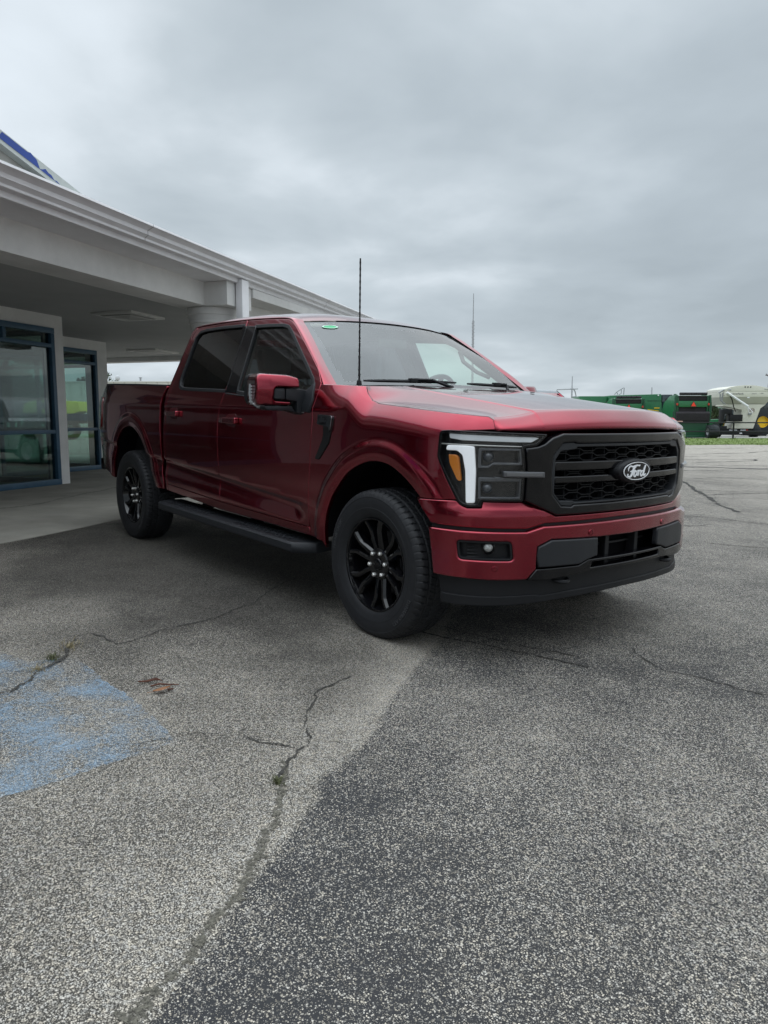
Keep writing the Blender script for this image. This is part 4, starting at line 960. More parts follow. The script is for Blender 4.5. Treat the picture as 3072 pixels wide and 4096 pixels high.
# wheel wells, floor, frame, axles: what is seen under and through the arches
def well(A, x0, x1):
    A = [p for p in A if p[1] > .47]
    for sgn in (-1, 1):
        b = MB()
        G = [[(x, sgn*.985 if abs(HALF(x, z)) > 2 else sgn*(HALF(x, min(z, 1.2))-.020), z+.004) for x, z in A], [(x, sgn*.56, z+.03) for x, z in A]]
        b.grid(G)
        q = [(x, z+.03) for x, z in A]; b.add([(x, sgn*.56, z) for x, z in q], [tuple(range(len(q)))])
        b.build('wheel_well', DEEP, truck)
well(ARCH_F, -.5, .5); well(ARCH_R, 0, 0)
b = MB(); b.box((-2.9, -.86, .50), (-.55, .86, .56), .01); b.box((-4.70, -.80, .62), (-2.9, .80, .70), .01); b.box((-.6, -.55, .50), (.70, .55, .80), .02)
for y in (-.45, .45): b.box((-4.65, y-.04, .44), (.62, y+.04, .56), .01)
b.tube([(0, -.75, .40), (0, .75, .40)], .05, 10); b.tube([(-3.694, -.75, .40), (-3.694, .75, .40)], .055, 10)
b.lathe([(0, -.16), (.12, -.14), (.17, 0), (.12, .14), (0, .16)], (-3.694, 0, .40), 16, 'y')
for x in (-2.3, -1.3, -.8): b.box((x-.04, -.9, .47), (x+.04, .9, .51), .005)
b.build('underbody', CHASSIS, truck)
b = MB(); b.tube([(-2.9, -.35, .42), (-3.4, -.40, .50), (-4.4, -.55, .52)], .035, 10); b.box((-2.5, -.48, .36), (-1.9, -.2, .50), .04); b.build('exhaust', CHASSIS, truck)
# gap filler behind the panels so daylight does not show through the joints
for k in (-1, 1):
    b = MB(); b.grid([[(x, k*(HALF(x, z)-.040), z) for z in np.linspace(.55, 1.30, 10)] for x in (-3.02, -2.93, -2.87)]); b.build('gap_filler', DEEP, truck)
# bed: floor, inner walls, bulkhead, tailgate, rail caps
b = MB(); b.box((-4.66, -.78, .78), (-2.96, .78, .82)); b.box((-2.97, -.82, .60), (-2.93, .82, 1.395), .01)
for k in (-1, 1): b.box((-4.66, k*.80, .78), (-2.95, k*.76, 1.40), .005)
b.build('bed_liner', BLACKM, truck)
b = MB()
for k in (-1, 1):
    G = []
    for x in np.linspace(-4.66, -2.915, 12):
        z = np.interp(x, [-4.655, -3.64, -2.91], [1.437, 1.422, 1.406]); y = HALF(x, z)-.002
        G.append([(x, k*y, z-.012), (x, k*(y+.002), z+.004), (x, k*(y-.012), z+.013), (x, k*(y-.10), z+.013), (x, k*(y-.125), z+.002), (x, k*(y-.125), z-.03)])
    b.grid(G, flip=(k < 0))
b.build('bed_rail_cap', BLACKM, truck, angle=70)
b = MB(); b.box((-4.74, -.80, .72), (-4.67, .80, 1.43), .015); tgm = b.build('tailgate', PAINT, truck)
b = MB(); b.box((-4.745, -.10, 1.28), (-4.735, .10, 1.33), .01); b.build('tailgate_handle', BLACKM, tgm)
b = MB(); G = []
for s in np.linspace(-1, 1, 25):
    y = s*.93; x = -4.86+.16*abs(s)**6; G.append([(x+.05, y, .69), (x, y, .68), (x-.01, y, .63), (x, y, .575), (x+.09, y, .57)])
b.grid(G, flip=True)
b.build('rear_bumper', BLACKM, truck, recalc=True)
# cab back
b = MB(); cb = [(-.955,1.0),(-.95,1.34),(-.92,1.42),(-.75,1.84),(-.62,1.885),(0,1.90)]; cb = cb+[(-y, z) for y, z in cb[-2::-1]]
patch(cb, lambda y, z, d: (-2.868+.075*max(0, z-1.40)/.5+d, y, z), [fillet([(-.62,1.44),(.62,1.44),(.56,1.78),(-.56,1.78)], .06)], .06, .01, .03, mb=b); cbk = b.build('cab_back', PAINT, truck)
b = MB(); patch(fillet([(-.62,1.44),(.62,1.44),(.56,1.78),(-.56,1.78)], .06), lambda y, z, d: (-2.852+.075*max(0, z-1.40)/.5+d, y, z), (), .2, .001, .003, mb=b); b.build('rear_window', PRIVG, cbk)
# interior
b = MB(); b.grid(loft([[(x, y, z-.05) for x, y, z in r_] for r_ in [[(-1.30,-.60,1.85),(-1.25,0,1.875),(-1.30,.60,1.85)],[(-2.0,-.62,1.89),(-2.0,0,1.92),(-2.0,.62,1.89)],[(-2.80,-.60,1.87),(-2.80,0,1.89),(-2.80,.60,1.87)]]], 4, 4)); b.build('headliner', HEADL, truck)
b = MB(); dash = [[(-.66,y,1.36) if k == 0 else ((-.95,y,1.385) if k == 1 else ((-1.05,y,1.33) if k == 2 else (-1.0,y,.95))) for k in range(4)] for y in np.linspace(-.83, .83, 7)]
b.grid(dash); b.box((-.98,.12,1.36), (-1.10,.62,1.42), .02); b.build('dashboard', TRIM, truck, recalc=True)
b = MB(); cen_ = np.array([-1.05, .40, 1.33]); ax = np.array([-.90, 0, .43]); e1 = np.array([0, 1, 0]); e2 = np.cross(ax, e1)
b.tube([cen_+.19*(math.cos(a)*e1+math.sin(a)*e2) for a in np.linspace(0, 2*math.pi, 37)], .017, 8, cap=False)
for a in (0, math.pi, -math.pi/2): b.tube([cen_, cen_+.19*(math.cos(a)*e1+math.sin(a)*e2)], .02, 6)
b.lathe([(0, .03), (.06, .025), (.07, 0)], tuple(cen_), 16); b.build('steering_wheel', TRIM, truck)
def make_seat():
    b = MB(); b.box((-.25, -.25, -.30), (.28, .25, .02), .06)
    M = Matrix.Translation((-.26, 0, .0)) @ Matrix.Rotation(R(-16), 4, 'Y'); k = MB(); k.box((-.07, -.24, -.05), (.07, .24, .60), .06); b.merge(k, M)
    s_ = b.build('seat', CLOTH, truck); h = MB(); h.box((-.055, -.135, .66), (.055, .135, .85), .045); h.tube([(0, -.06, .58), (0, -.06, .70)], .008, 6); h.tube([(0, .06, .58), (0, .06, .70)], .008, 6)
    h.xf(M).build('headrest', CLOTH, s_); return s_
s0 = make_seat(); s0.location = (-1.60, .40, .88)
for x, y in ((-1.60, -.40), (-2.48, .40), (-2.48, -.40)):
    c = copy_tree(s0, truck); c.location = (x, y, .88)
b = MB(); b.box((-1.095, -.13, 1.685), (-1.065, .13, 1.75), .012); b.tube([(-1.09, 0, 1.73), (-1.12, 0, 1.81)], .012, 6); b.box((-1.24, -.09, 1.79), (-1.13, .09, 1.835), .02); b.build('rear_view_mirror', TRIM, truck)
b = MB()
for k in (-1, 1):
    P = [(x, k*(HALF(x, z)-.055), z) for x, z in ((-.70,1.42),(-.85,1.53),(-.98,1.62),(-1.16,1.76),(-1.26,1.80),(-1.7,1.83))]; b.tube(P, .028, 8)
    P = [(x, k*(HALF(x, z)-.07), z) for x, z in ((-1.74,1.20),(-1.76,1.40),(-1.80,1.6),(-1.86,1.84))]; b.tube(P, [.055,.05,.045,.045], 8)
    P = [(x, k*(HALF(x, z)-.07), z) for x, z in ((-2.80,1.30),(-2.78,1.6),(-2.72,1.86))]; b.tube(P, .06, 8)
    b.tube([(-.80, k*.735, 1.50), (-.89, k*.69, 1.54), (-1.0, k*.65, 1.62), (-1.05, k*.655, 1.70)], .016, 6)
    b.grid([[(x, k*(HALF(x, z)-.06), z) for x in np.linspace(-2.82, -.66, 8)] for z in (1.335, 1.2, .9, .6)])
b.build('interior_trim', TRIM, truck, recalc=False)
b = MB(); b.box((-1.75, -.16, .62), (-.95, .16, 1.12), .04); b.box((-2.8, -.8, .57), (-.7, .8, .60)); b.build('centre_console', TRIM, truck)

# mirrors
for k in (0, 1):
    def fin(b): return b if k == 0 else b.mirror()
    # C shaped cap: outline in (y, z) swept through x
    co = fillet([(-1.258,1.262),(-1.275,1.300),(-1.272,1.425),(-1.250,1.452),(-1.080,1.447),(-1.018,1.432),(-1.010,1.418),(-1.012,1.372),(-1.160,1.374),(-1.176,1.360),(-1.178,1.305),(-1.165,1.290),(-1.055,1.285),(-1.075,1.262)], [.012,.02,.02,.02,.02,.012,.008,.012,.012,.012,.012,.012,.006,.012], 4)
    b = MB(); patch(co, lambda y, z, d: (-.705-.05*((y+1.02)/.25)**2-.25*max(0, (-1.20-y))-.03*((z-1.36)/.1)**2-d, y, z), (), .022, .012, .11, mb=b)
    mir = fin(b).build('mirror', PAINT, truck, angle=60)
    b = MB(); full = fillet([(-1.258,1.262),(-1.275,1.300),(-1.272,1.425),(-1.250,1.452),(-1.080,1.447),(-1.018,1.432),(-1.012,1.40),(-1.02,1.29),(-1.04,1.264)], .015)
    patch(full, lambda y, z, d: (-.800-.05*((y+1.02)/.25)**2-.25*max(0, (-1.20-y))-d, y, z), (), .04, .012, .05, mb=b); fin(b).build('mirror_housing', BLACKM, mir)
    b = MB(); patch(fillet([(-1.172,1.302),(-1.172,1.366),(-1.103,1.368),(-1.103,1.300)], .01), lambda y, z, d: (-.722-.05*((y+1.02)/.25)**2-d, y, z), (), .02, .006, .08, mb=b)
    b.prism([(-1.098,1.300),(-1.098,1.367),(-.985,1.366),(-.930,1.358),(-.925,1.25),(-.955,1.20),(-1.02,1.222),(-1.02,1.29)], 0, -.725, -.83, bev=.010)
    b.prism([(-1.02,1.222),(-1.05,1.262),(-1.24,1.258),(-1.215,1.235),(-1.08,1.236)], 0, -.74, -.82, bev=.006)
    fin(b).build('mirror_arm', GREYP, mir)
    b = MB()
    for j in range(6): b.box((-.856, -1.279, 1.278+j*.018), (-.825, -1.264, 1.292+j*.018), .003)
    b.tube([(-.84, -1.268, 1.27), (-.845, -1.279, 1.33), (-.84, -1.278, 1.39)], .007, 6); b.tube([(-.83, -1.268, 1.275), (-.81, -1.245, 1.258), (-.79, -1.21, 1.256)], .007, 6)
    fin(b).build('turn_signal', MATS.get('signal_lens') or mat('signal_lens', (.30,.31,.32), rough=.12, coat=1), mir)
    b = MB(); b.box((-.874, -1.26, 1.28), (-.868, -1.03, 1.43), .002); fin(b).build('mirror_glass', mat('mirror_silver', (.8, .8, .8), rough=.02, metal=1) if 'mirror_silver' not in MATS else MATS['mirror_silver'], mir)

# running boards
for k in (0, 1):
    z1, z0 = .418, .352
    def zr(x): return .0155*(-x-.7)*.55
    b = MB(); prof = lambda x, yo, yi: [(x, -yi, z1+zr(x)-.004), (x, -yi-.01, z1+zr(x)), (x, -yo+.014, z1+zr(x)), (x, -yo, z1+zr(x)-.012), (x, -yo, z0+zr(x)+.012), (x, -yo+.012, z0+zr(x)), (x, -yi, z0+zr(x)+.01)]
    G = [prof(-2.965, .935, .80), prof(-2.95, .98, .80), prof(-2.90, 1.045, .80)]+[prof(x, 1.048, .80) for x in np.linspace(-2.85, -.80, 12)]+[prof(-.755, 1.044, .80), prof(-.66, .935, .80), prof(-.655, .92, .80)]
    G = [r_+[r_[0]] for r_ in G]; b.grid(G); b.add(G[0][:-1], [tuple(range(7))]); b.add(G[-1][:-1], [tuple(range(7))[::-1]])
    x_ = -2.80
    for x0, x1 in ((-2.82, -2.08), (-1.62, -.86)):
        for i, x in enumerate(np.arange(x0, x1, .052)):
            for j in range(3):
                yy_ = .90+.045*j; b.box((x, -yy_-.016, z1+zr(x)-.002), (x+.028, -yy_+.012, z1+zr(x)+.0045), .003)
    sb = (b if k == 0 else b.mirror()).build('running_board', STEP, truck, angle=40, recalc=True)
    b = MB()
    for x in (-2.62, -1.75, -.95): b.prism([(-.85, .36), (-.85, .40), (-.45, .50), (-.45, .44)], 0, x-.03, x+.03)
    (b if k == 0 else b.mirror()).build('step_bracket', CHASSIS, sb)

# fender badge: vent blade with a name plate
for k in (0, 1):
    b = MB(); bl = [(-.536,1.217),(-.385,1.212),(-.380,1.200),(-.386,1.144),(-.400,1.10),(-.412,1.055),(-.502,.962),(-.520,.950),(-.556,.953),(-.553,.965),(-.487,1.065),(-.478,1.10),(-.482,1.152),(-.540,1.158)]
    patch(fillet(bl, .008, 2), SDo(-.006), (), .02, .004, .010, mb=b)
    bd = (b if k == 0 else b.mirror()).build('fender_badge', BLACKG, fender[k])
    b = MB(); patch(fillet([(-.534,1.214),(-.404,1.209),(-.410,1.146),(-.538,1.160)], .004, 2), SDo(-.014), (), .02, .003, .010, mb=b)
    pl = (b if k == 0 else b.mirror()).build('name_plate', GREYP, bd)
    b = MB(); patch([(-.404,1.211),(-.387,1.210),(-.392,1.135),(-.402,1.12),(-.414,1.145)], SDo(-.016), (), .02, .003, .012, mb=b); patch([(-.534,1.218),(-.388,1.213),(-.392,1.209),(-.534,1.214)], SDo(-.015), (), .02, .001, .01, mb=b)
    (b if k == 0 else b.mirror()).build('plate_edge', mat('dark_chrome', (.16,.165,.175), rough=.18, metal=1) if 'dark_chrome' not in MATS else MATS['dark_chrome'], bd)
    for txt, size, zc, m_, dd in (('F-150', .037, 1.1935, 'dark_chrome', .0190), ('LARIAT', .020, 1.1665, 'gloss_black', .0175)):
        t = text_mesh(txt, size, .0012, space=1.1); vs_ = []
        for x, y, z in t.v:
            xx = -.472+(x if k == 0 else -x)*1.0; p = SD(xx, zc+y+(-.472-xx)*.06*0, -dd-z); vs_.append(p)
        q = MB(); q.add(vs_, t.f); q = q if k == 0 else q.mirror(); q.build('lettering', MATS[m_], pl, smooth=False, recalc=True)

# ================================================================== canopy building (own frame: X along the front, Y into the building)
BYAW = R(122.811)
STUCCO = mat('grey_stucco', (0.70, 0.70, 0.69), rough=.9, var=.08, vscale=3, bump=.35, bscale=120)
SOFF = mat('shaded_soffit', (0.40, 0.405, 0.405), rough=.9, var=.06, vscale=2, bump=.2, bscale=90)  # stucco darkened for the ceiling: canopy shade put into its colour
GUTM = mat('gutter_paint', (0.78, 0.78, 0.80), rough=.55, var=.05, vscale=4)
BLUEF = mat('blue_window_frame', (0.030, 0.085, 0.145), rough=.45, var=.15)
SHOPG = glass('shop_glass', (0.66, 0.76, 0.735), ior=1.6)
CONC = mat('concrete', (0.27, 0.258, 0.225), rough=.9, var=.22, vscale=1.6, bump=.3, bscale=70)
FLOORM = mat('showroom_floor', (0.16, 0.15, 0.14), rough=.35)
DARKW = mat('interior_wall', (0.22, 0.22, 0.21), rough=.9)
LIGHTG = mat('light_fixture', (0.62, 0.62, 0.60), rough=.5)
ROOFM = mat('roof_shingle', (0.16, 0.16, 0.165), rough=.9, var=.3, vscale=12)
bo = (CAM.x, CAM.y, 0.0)
def tagB(o, *a, **k): return tag(o, *a, **k)
bld = empty('canopy_building', bo, BYAW)
tag(bld, 'grey stucco showroom building with deep canopy, wide gutter and blue framed windows', 'building')
SL = .25
# slab with a crack
sl = empty('concrete_slab', bo, BYAW); struct(sl)
b = MB(); ul = np.arange(-14, 18.01, .5)
edge = [5.23+.02*math.sin(u*1.7)+.012*math.sin(u*4.1) for u in ul]
Mb = Matrix.Translation(bo) @ Matrix.Rotation(BYAW, 4, 'Z')
def zed(u, v):
    p = Mb @ Vector((u, v, 0)); return float(gz(p.x, p.y))+.006
b.grid([[(u, e, -.15), (u, e, zed(u, e)), (u, e+.03, zed(u, e)+.008), (u, e+1.4, SL), (u, 12, SL), (u, 20, SL)] for u, e in zip(ul, edge)], flip=True); b.build('concrete_apron', CONC, sl, angle=30); sl.children[0]['kind'] = 'structure'
Mb = Matrix.Translation(bo) @ Matrix.Rotation(BYAW, 4, 'Z'); Mbi = Mb.inverted()
b = MB()
def slab_crack(P, w):
    P = [np.array((Mbi @ Vector((x, y, 0)))[:2]) for x, y in P]; Q = []
    for a, c in zip(P[:-1], P[1:]):
        for t in np.linspace(0, 1, 14, endpoint=False): Q.append(a+(c-a)*t+rng.normal(0, .006, 2))
    G = []
    for i, p in enumerate(Q):
        ww = w*rng.uniform(.3, 1.4); G.append([(p[0]-ww*.3, p[1]-ww/2, SL+.004), (p[0]+ww*.3, p[1]+ww/2, SL+.004)])
    b.grid(G)
slab_crack([(-5.6,-2.1),(-6.336,-1.575),(-6.405,-1.316),(-6.597,-1.039),(-7.051,-0.701),(-7.222,-0.508),(-7.534,-0.266),(-7.825,0.078),(-8.190,0.366),(-8.6,.9)], .022)
slab_crack([(-6.9,-.8),(-6.6,-.5),(-6.5,-.1)], .012)
o = b.build('slab_crack', CRACKM, sl, smooth=False); o['kind'] = 'structure'
def BB(name, boxes, m, bev=.0, parent=bld, label=None):
    b = MB()
    for lo, hi in boxes: b.box(lo, hi, bev)
    o_ = b.build(name, m, parent, smooth=bool(bev), angle=40)
    if label: o_['label'] = label
    return o_
U0, U1 = -13.0, 17.2
# eaves: gutter and fascia run as one profile along the front
gp = [(5.30,3.415),(4.90,3.405),(4.895,3.375),(4.905,3.368),(4.965,3.336),(4.972,3.330),(4.972,3.285),(4.965,3.278),(5.005,3.245),(5.010,3.240),(5.010,3.212),(5.018,3.205),(5.085,3.200),(5.085,3.135),(5.092,3.130),(5.52,3.130)]
gp = [(v, 3.115+(z-3.13)*.80) for v, z in gp]
b = MB(); us = [U0, 2.2, 6.93, 12.0, U1]; sk_ = lambda u, v: v+(.0165*(max(u, 2.2)-8.2) if v < 5.5 else 0)
b.grid([[(u, sk_(u, v), z) for v, z in gp] for u in us]); b.build('gutter', GUTM, bld, angle=25)
b = MB()
for u in np.arange(U0+.3, U1, .92): b.box((u-.012, sk_(u, 4.93), 3.334), (u+.012, sk_(u, 5.0), 3.350), .003)
for u in (6.93, 12.0): b.grid([[(u+du, sk_(u, v)-.002, z-.001) for v, z in gp[1:11]] for du in (-.006, .006)])
b.build('gutter_clip', mat('gutter_seam', (.45, .45, .46), rough=.6), bld, smooth=False)
BEAMZ = 2.81
BB('beam', [((U0, 5.50, BEAMZ), (17.0, 5.95, 3.20))], STUCCO, .006)
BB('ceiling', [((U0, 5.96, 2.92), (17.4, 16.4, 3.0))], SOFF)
BB('far_beam', [((16.6, 5.96, BEAMZ), (17.0, 16.4, 2.915))], STUCCO)
b = MB(); b.grid([[(u, sk_(u, 4.93), 3.338), (u, 10.5, 4.30), (u, 16.6, 3.338), (u, 16.6, 3.05)] for u in (U0, U1)], flip=True); b.build('roof', ROOFM, bld, smooth=False)
for u in (9.22, 1.2, 15.4, -6.8):
    BB('column_block', [((u-.33, 5.15, BEAMZ-.005), (u+.33, 5.80, 3.113))], STUCCO, .008)
    c = MB(); zc = BEAMZ-.01
    c.lathe([(.30,SL),(.345,SL+.002),(.345,.37),(.315,.42),(.295,.50),(.285,zc-.36),(.300,zc-.33),(.300,zc-.30),(.292,zc-.29),(.312,zc-.205),(.330,zc-.20),(.330,zc-.178),(.318,zc-.172),(.338,zc-.095),(.350,zc-.09),(.350,zc-.05),(.345,zc),(.0,zc)], (u+.04, 5.60, 0), 40); c.build('column', STUCCO, bld, angle=25, recalc=True)
    b = MB(); b.box((u-.13, 5.035, .6), (u+.06, 5.135, 3.16), .012); b.build('downspout', GUTM, bld)
BB('bulkhead', [((9.56, 5.12, 2.99), (12.0, 5.49, 3.112)), ((12.0, 5.12, 2.75), (12.6, 5.49, 3.112))], STUCCO, .006)
# walls and shop fronts
VW, VW2, UE = 8.70, 10.65, 13.30
def shopfront(name, u0, u1, v, bays, along='u'):
    """blue metal frame with transom lights, a mid rail and glass, in a wall at v (or along v in a wall at u)"""
    def B(a0, a1, d0, d1, z0, z1):
        return ((a0, v+d0, z0), (a1, v+d1, z1)) if along == 'u' else ((v+d0, a0, z0), (v+d1, a1, z1))
    bx = [B(u0, u1, -.03, .09, SL, SL+.09), B(u0, u1, -.03, .09, 2.63, 2.715), B(u0, u1, -.025, .085, 2.41, 2.47), B(u0, u1, -.02, .08, 1.065, 1.125)]
    xs = np.linspace(u0, u1, bays+1)
    for i, x in enumerate(xs):
        w = .075 if i in (0, bays) else .04
        a0, a1 = (x, x+w) if i == 0 else ((x-w, x) if i == bays else (x-w/2, x+w/2))
        bx.append(B(a0, a1, -.027, .087, SL+.09, 2.63))
    for i in range(bays):
        x = (xs[i]+xs[i+1])/2+.1; bx.append(B(x-.03, x+.03, -.02, .08, 2.47, 2.63))
    fr = BB('window_frame', bx, BLUEF, .006)
    g = MB()
    for i in range(bays):
        for z0, z1 in ((SL+.09, 1.065), (1.125, 2.41), (2.47, 2.63)):
            lo, hi = B(xs[i], xs[i+1], .028, .034, z0, z1); g.box(lo, hi)
    g.build('glass_pane', SHOPG, fr, smooth=False)
    return fr
for u0, u1 in ((7.45, 9.62), (4.6, 6.9), (-.4, 3.6), (-6.0, -1.5), (-12, -7)):
    shopfront('window_frame', u0, u1, VW, max(1, int((u1-u0)/2.0)))
shopfront('window_frame', 10.35, 12.97, VW2, 1)
shopfront('window_frame', 11.05, 14.05, UE, 2, along='v'); shopfront('window_frame', 14.6, 15.9, UE, 1, along='v')
wl_ = []
cuts = [(-12, -7), (-6.0, -1.5), (-.4, 3.6), (4.6, 6.9), (7.45, 9.62)]
wl_.append(((U0, VW, 2.715), (9.83, VW+.2, 2.918)))
prev = U0
for a, c in cuts: wl_.append(((prev, VW, SL), (a, VW+.2, 2.714))); prev = c
wl_.append(((prev, VW, SL), (9.83, VW+.2, 2.714)))
shopfront('window_frame', 8.92, 10.62, 9.70, 1, along='v')
wl_ += [((9.63, VW+.201, 2.72), (9.83, VW2+.2, 2.918)), ((9.831, VW2, 2.715), (UE, VW2+.2, 2.918)), ((9.831, VW2, SL), (10.35, VW2+.2, 2.714)), ((12.97, VW2, SL), (UE, VW2+.2, 2.714))]
wl_ += [((UE-.2, VW2+.201, 2.715), (UE, 16.2, 2.918)), ((UE-.2, VW2+.201, SL), (UE, 11.05, 2.714)), ((UE-.2, 14.05, SL), (UE, 14.6, 2.714)), ((UE-.2, 15.9, SL), (UE, 16.2, 2.714))]
wl_ += [((U0, 16.21, SL), (UE, 16.4, 2.918)), ((U0-.2, VW, SL), (U0-.001, 16.4, 2.918))]
BB('wall', wl_, STUCCO)
BB('showroom_floor', [((U0, VW+.205, SL+.002), (9.62, 16.2, SL+.012)), ((9.62, VW2+.205, SL+.002), (UE-.205, 16.2, SL+.012))], FLOORM)
# inside: a desk and a low partition catch a little light
BB('partition', [((6.0, 12.5, SL+.013), (6.1, 16.1, 2.6)), ((9.2, 15.0, SL+.013), (11.6, 15.1, 1.5))], DARKW)
def desk(u, v, rz, lab):
    t = empty('reception_desk', Mb @ Vector((u, v, SL+.012)), BYAW+rz); tag(t, lab, 'desk')
    b = MB(); b.box((-.8, -.4, .70), (.8, .4, .75), .01); b.build('desk_top', mat('desk_wood', (.08, .05, .035), rough=.4) if 'desk_wood' not in MATS else MATS['desk_wood'], t)
    b = MB(); b.box((-.78, -.38, 0), (-.70, .38, .70)); b.box((.70, -.38, 0), (.78, .38, .70)); b.box((-.70, .34, .1), (.70, .37, .70)); b.build('desk_panel', DARKW, t)
    b = MB(); b.box((-.25, .05, .80), (.25, .09, 1.12), .01); b.box((-.05, .02, .75), (.05, .14, .80), .005); b.build('monitor', BLACKM, t)
desk(10.6, 12.4, .4, 'dark desk with a monitor behind the showroom window'); 
# ceiling lights under the canopy
for (u0, u1, v0, v1) in ((9.57, 10.42, 7.18, 7.92), (14.75, 15.70, 10.45, 11.25), (3.6, 4.45, 7.18, 7.92), (-2.2, -1.35, 7.18, 7.92)):
    b = MB(); b.prism([(u0,v0),(u1,v0),(u1,v1),(u0,v1)], 2, 2.885, 2.921, bev=.004)
    lt = b.build('ceiling_light', LIGHTG, bld); cu_, cv_ = (u0+u1)/2, (v0+v1)/2
    b = MB(); G = []
    for s_, z in ((.38, 2.882), (.34, 2.868), (.30, 2.868), (.24, 2.876), (.0, 2.845)):
        G.append([(cu_+s_*(u1-u0)*sx, cv_+s_*(v1-v0)*sy, z) for sx, sy in ((-1,-1),(1,-1),(1,1),(-1,1),(-1,-1))])
    b.grid(G); b.build('light_diffuser', mat('light_cover', (.30, .30, .29), rough=.4) if 'light_cover' not in MATS else MATS['light_cover'], lt, smooth=False)
# gable sign on the roof edge: a triangle with a worn blue band along its rake
gab = MB(); gv = 5.16
ridge_u, ridge_z, foot_u = .4, 4.92, 6.52
def rake(u): return 3.30+(ridge_z-3.30)*(1-abs(u-ridge_u)/(foot_u-ridge_u))
tri = [(foot_u, 3.30), (ridge_u, ridge_z), (2*ridge_u-foot_u, 3.30)]
gab.prism(tri, 1, gv, gv+.5); gab.build('gable', mat('gable_panel', (.50, .50, .47), rough=.8, var=.06), bld, smooth=False)
b = MB()
def band(d0, d1, y0, y1, ua, ub, b):
    for k in (1, -1):
        us_ = np.linspace(ua, ub, 40); G = []
        for u in us_:
            G.append([(ridge_u+k*(u-ridge_u), y0, rake(u)-d0), (ridge_u+k*(u-ridge_u), y1, rake(u)-d0), (ridge_u+k*(u-ridge_u), y1, rake(u)-d1), (ridge_u+k*(u-ridge_u), y0, rake(u)-d1), (ridge_u+k*(u-ridge_u), y0, rake(u)-d0)])
        b.grid(G)
band(-.002, .112, gv-.10, gv-.02, ridge_u, foot_u-.02, b); b.build('gable_edge', mat('weathered_trim', (.50, .54, .52), rough=.8, var=.12), bld, smooth=False, recalc=True)
b = MB(); G1 = []; us_ = np.linspace(ridge_u, 5.78, 160)
for i, u in enumerate(us_):
    end = max(0, (u-5.42)/.36); top = .008+.004*rng.random()+(.05 if rng.random() < .06 else 0)+end*.066+(.012*rng.normal() if end > 0 else 0); bot = .076
    G1.append([(u, gv-.104, rake(u)-min(top, bot-.003)), (u, gv-.104, rake(u)-bot)])
b.grid(G1, flip=True); b.grid([[(2*ridge_u-p[0], p[1], p[2]) for p in r_] for r_ in G1])
b.build('blue_band', mat('sign_blue', (.018, .06, .30), rough=.5, var=.1), bld, smooth=False)
b = MB(); N_ = 40; e1 = [(ridge_u+1.35*math.cos(t), gv-.06, 4.02+.46*math.sin(t)) for t in np.linspace(0, 2*math.pi, N_, endpoint=False)]
b.add(e1+[(x, gv, z) for x, y, z in e1], [tuple(range(N_))]+[(i, (i+1) % N_, N_+(i+1) % N_, N_+i) for i in range(N_)]); sg = b.build('oval_sign', MATS['sign_blue'], bld, smooth=False)
ra = [(ridge_u+1.27*math.cos(t), gv-.064, 4.02+.41*math.sin(t)) for t in np.linspace(0, 2*math.pi, N_+1)]; rb = [(ridge_u+1.20*math.cos(t), gv-.064, 4.02+.37*math.sin(t)) for t in np.linspace(0, 2*math.pi, N_+1)]
b = MB(); b.grid([ra, rb]); b.build('sign_rim', EMBW, sg, smooth=False)

# ================================================================== far side of the lot
CR = YAW-math.pi/2                 # frame facing the viewer: x right, y away, z up
def spot(px, depth):
    p = far_point(px, 1682, depth); p.z = float(gz(p.x, p.y)) if depth < 60 else 0.0
    return p
GRN = mat('machine_green', (0.020, 0.145, 0.055), rough=.35, coat=.3, var=.1)
GRND = mat('machine_dark_green', (0.012, 0.07, 0.032), rough=.5)
YEL = mat('machine_yellow', (0.75, 0.50, 0.02), rough=.4)
BELT = mat('black_belt', (0.016, 0.013, 0.016), rough=.8, var=.3, vscale=6)
CREAM = mat('cream_paint', (0.62, 0.61, 0.53), rough=.45, var=.05)
CREAMD = mat('shaded_cream', (0.50, 0.50, 0.43), rough=.5)  # darker cream: shading of the hopper's undercut slope put into colour
ORNG = mat('safety_orange', (0.95, 0.06, 0.02), rough=.5, emit=0.0)
TYRE2 = mat('field_tyre', (0.018, 0.023, 0.025), rough=.85, bump=.5, bscale=20)
STEEL = mat('grey_steel', (.30, .31, .32), rough=.5, metal=.3)
def fwheel(parent, x, y, r, w, rim=YEL, axis='x', rimr=.55):
    t = MB(); t.lathe([(r*rimr, -w/2), (r*.86, -w/2), (r*.97, -w*.42), (r, -w*.3), (r, w*.3), (r*.97, w*.42), (r*.86, w/2), (r*rimr, w/2)], (0, 0, 0), 28, axis)
    for k in range(22):
        a = 2*math.pi*k/22
        for sg in (-1, 1):
            q = MB(); q.box((-.022, -w*.02, r*.97), (.022, w*.46*sg, r*1.035)); M = {'y': Matrix.Rotation(a, 4, 'Y'), 'x': Matrix.Rotation(a, 4, 'X') @ Matrix.Rotation(math.pi/2, 4, 'Z')}[axis]; t.merge(q, M)
    o_ = t.build('wheel', TYRE2, parent, recalc=True); o_.location = (x, y, r)
    d = MB(); d.lathe([(0, -w*.30), (r*.2, -w*.32), (r*.25, -w*.22), (r*.42, -w*.18), (r*rimr*.97, -w*.44), (r*rimr, -w*.46), (r*rimr, w*.46), (r*rimr*.97, w*.44), (r*.42, w*.18), (0, w*.2)], (0, 0, 0), 28, axis); d.build('rim', rim, o_, recalc=True)
    return o_
def gtag(px, d, name, lab, cat, group=None):
    e = empty(name, spot(px, d), CR); return tag(e, lab, cat, group)
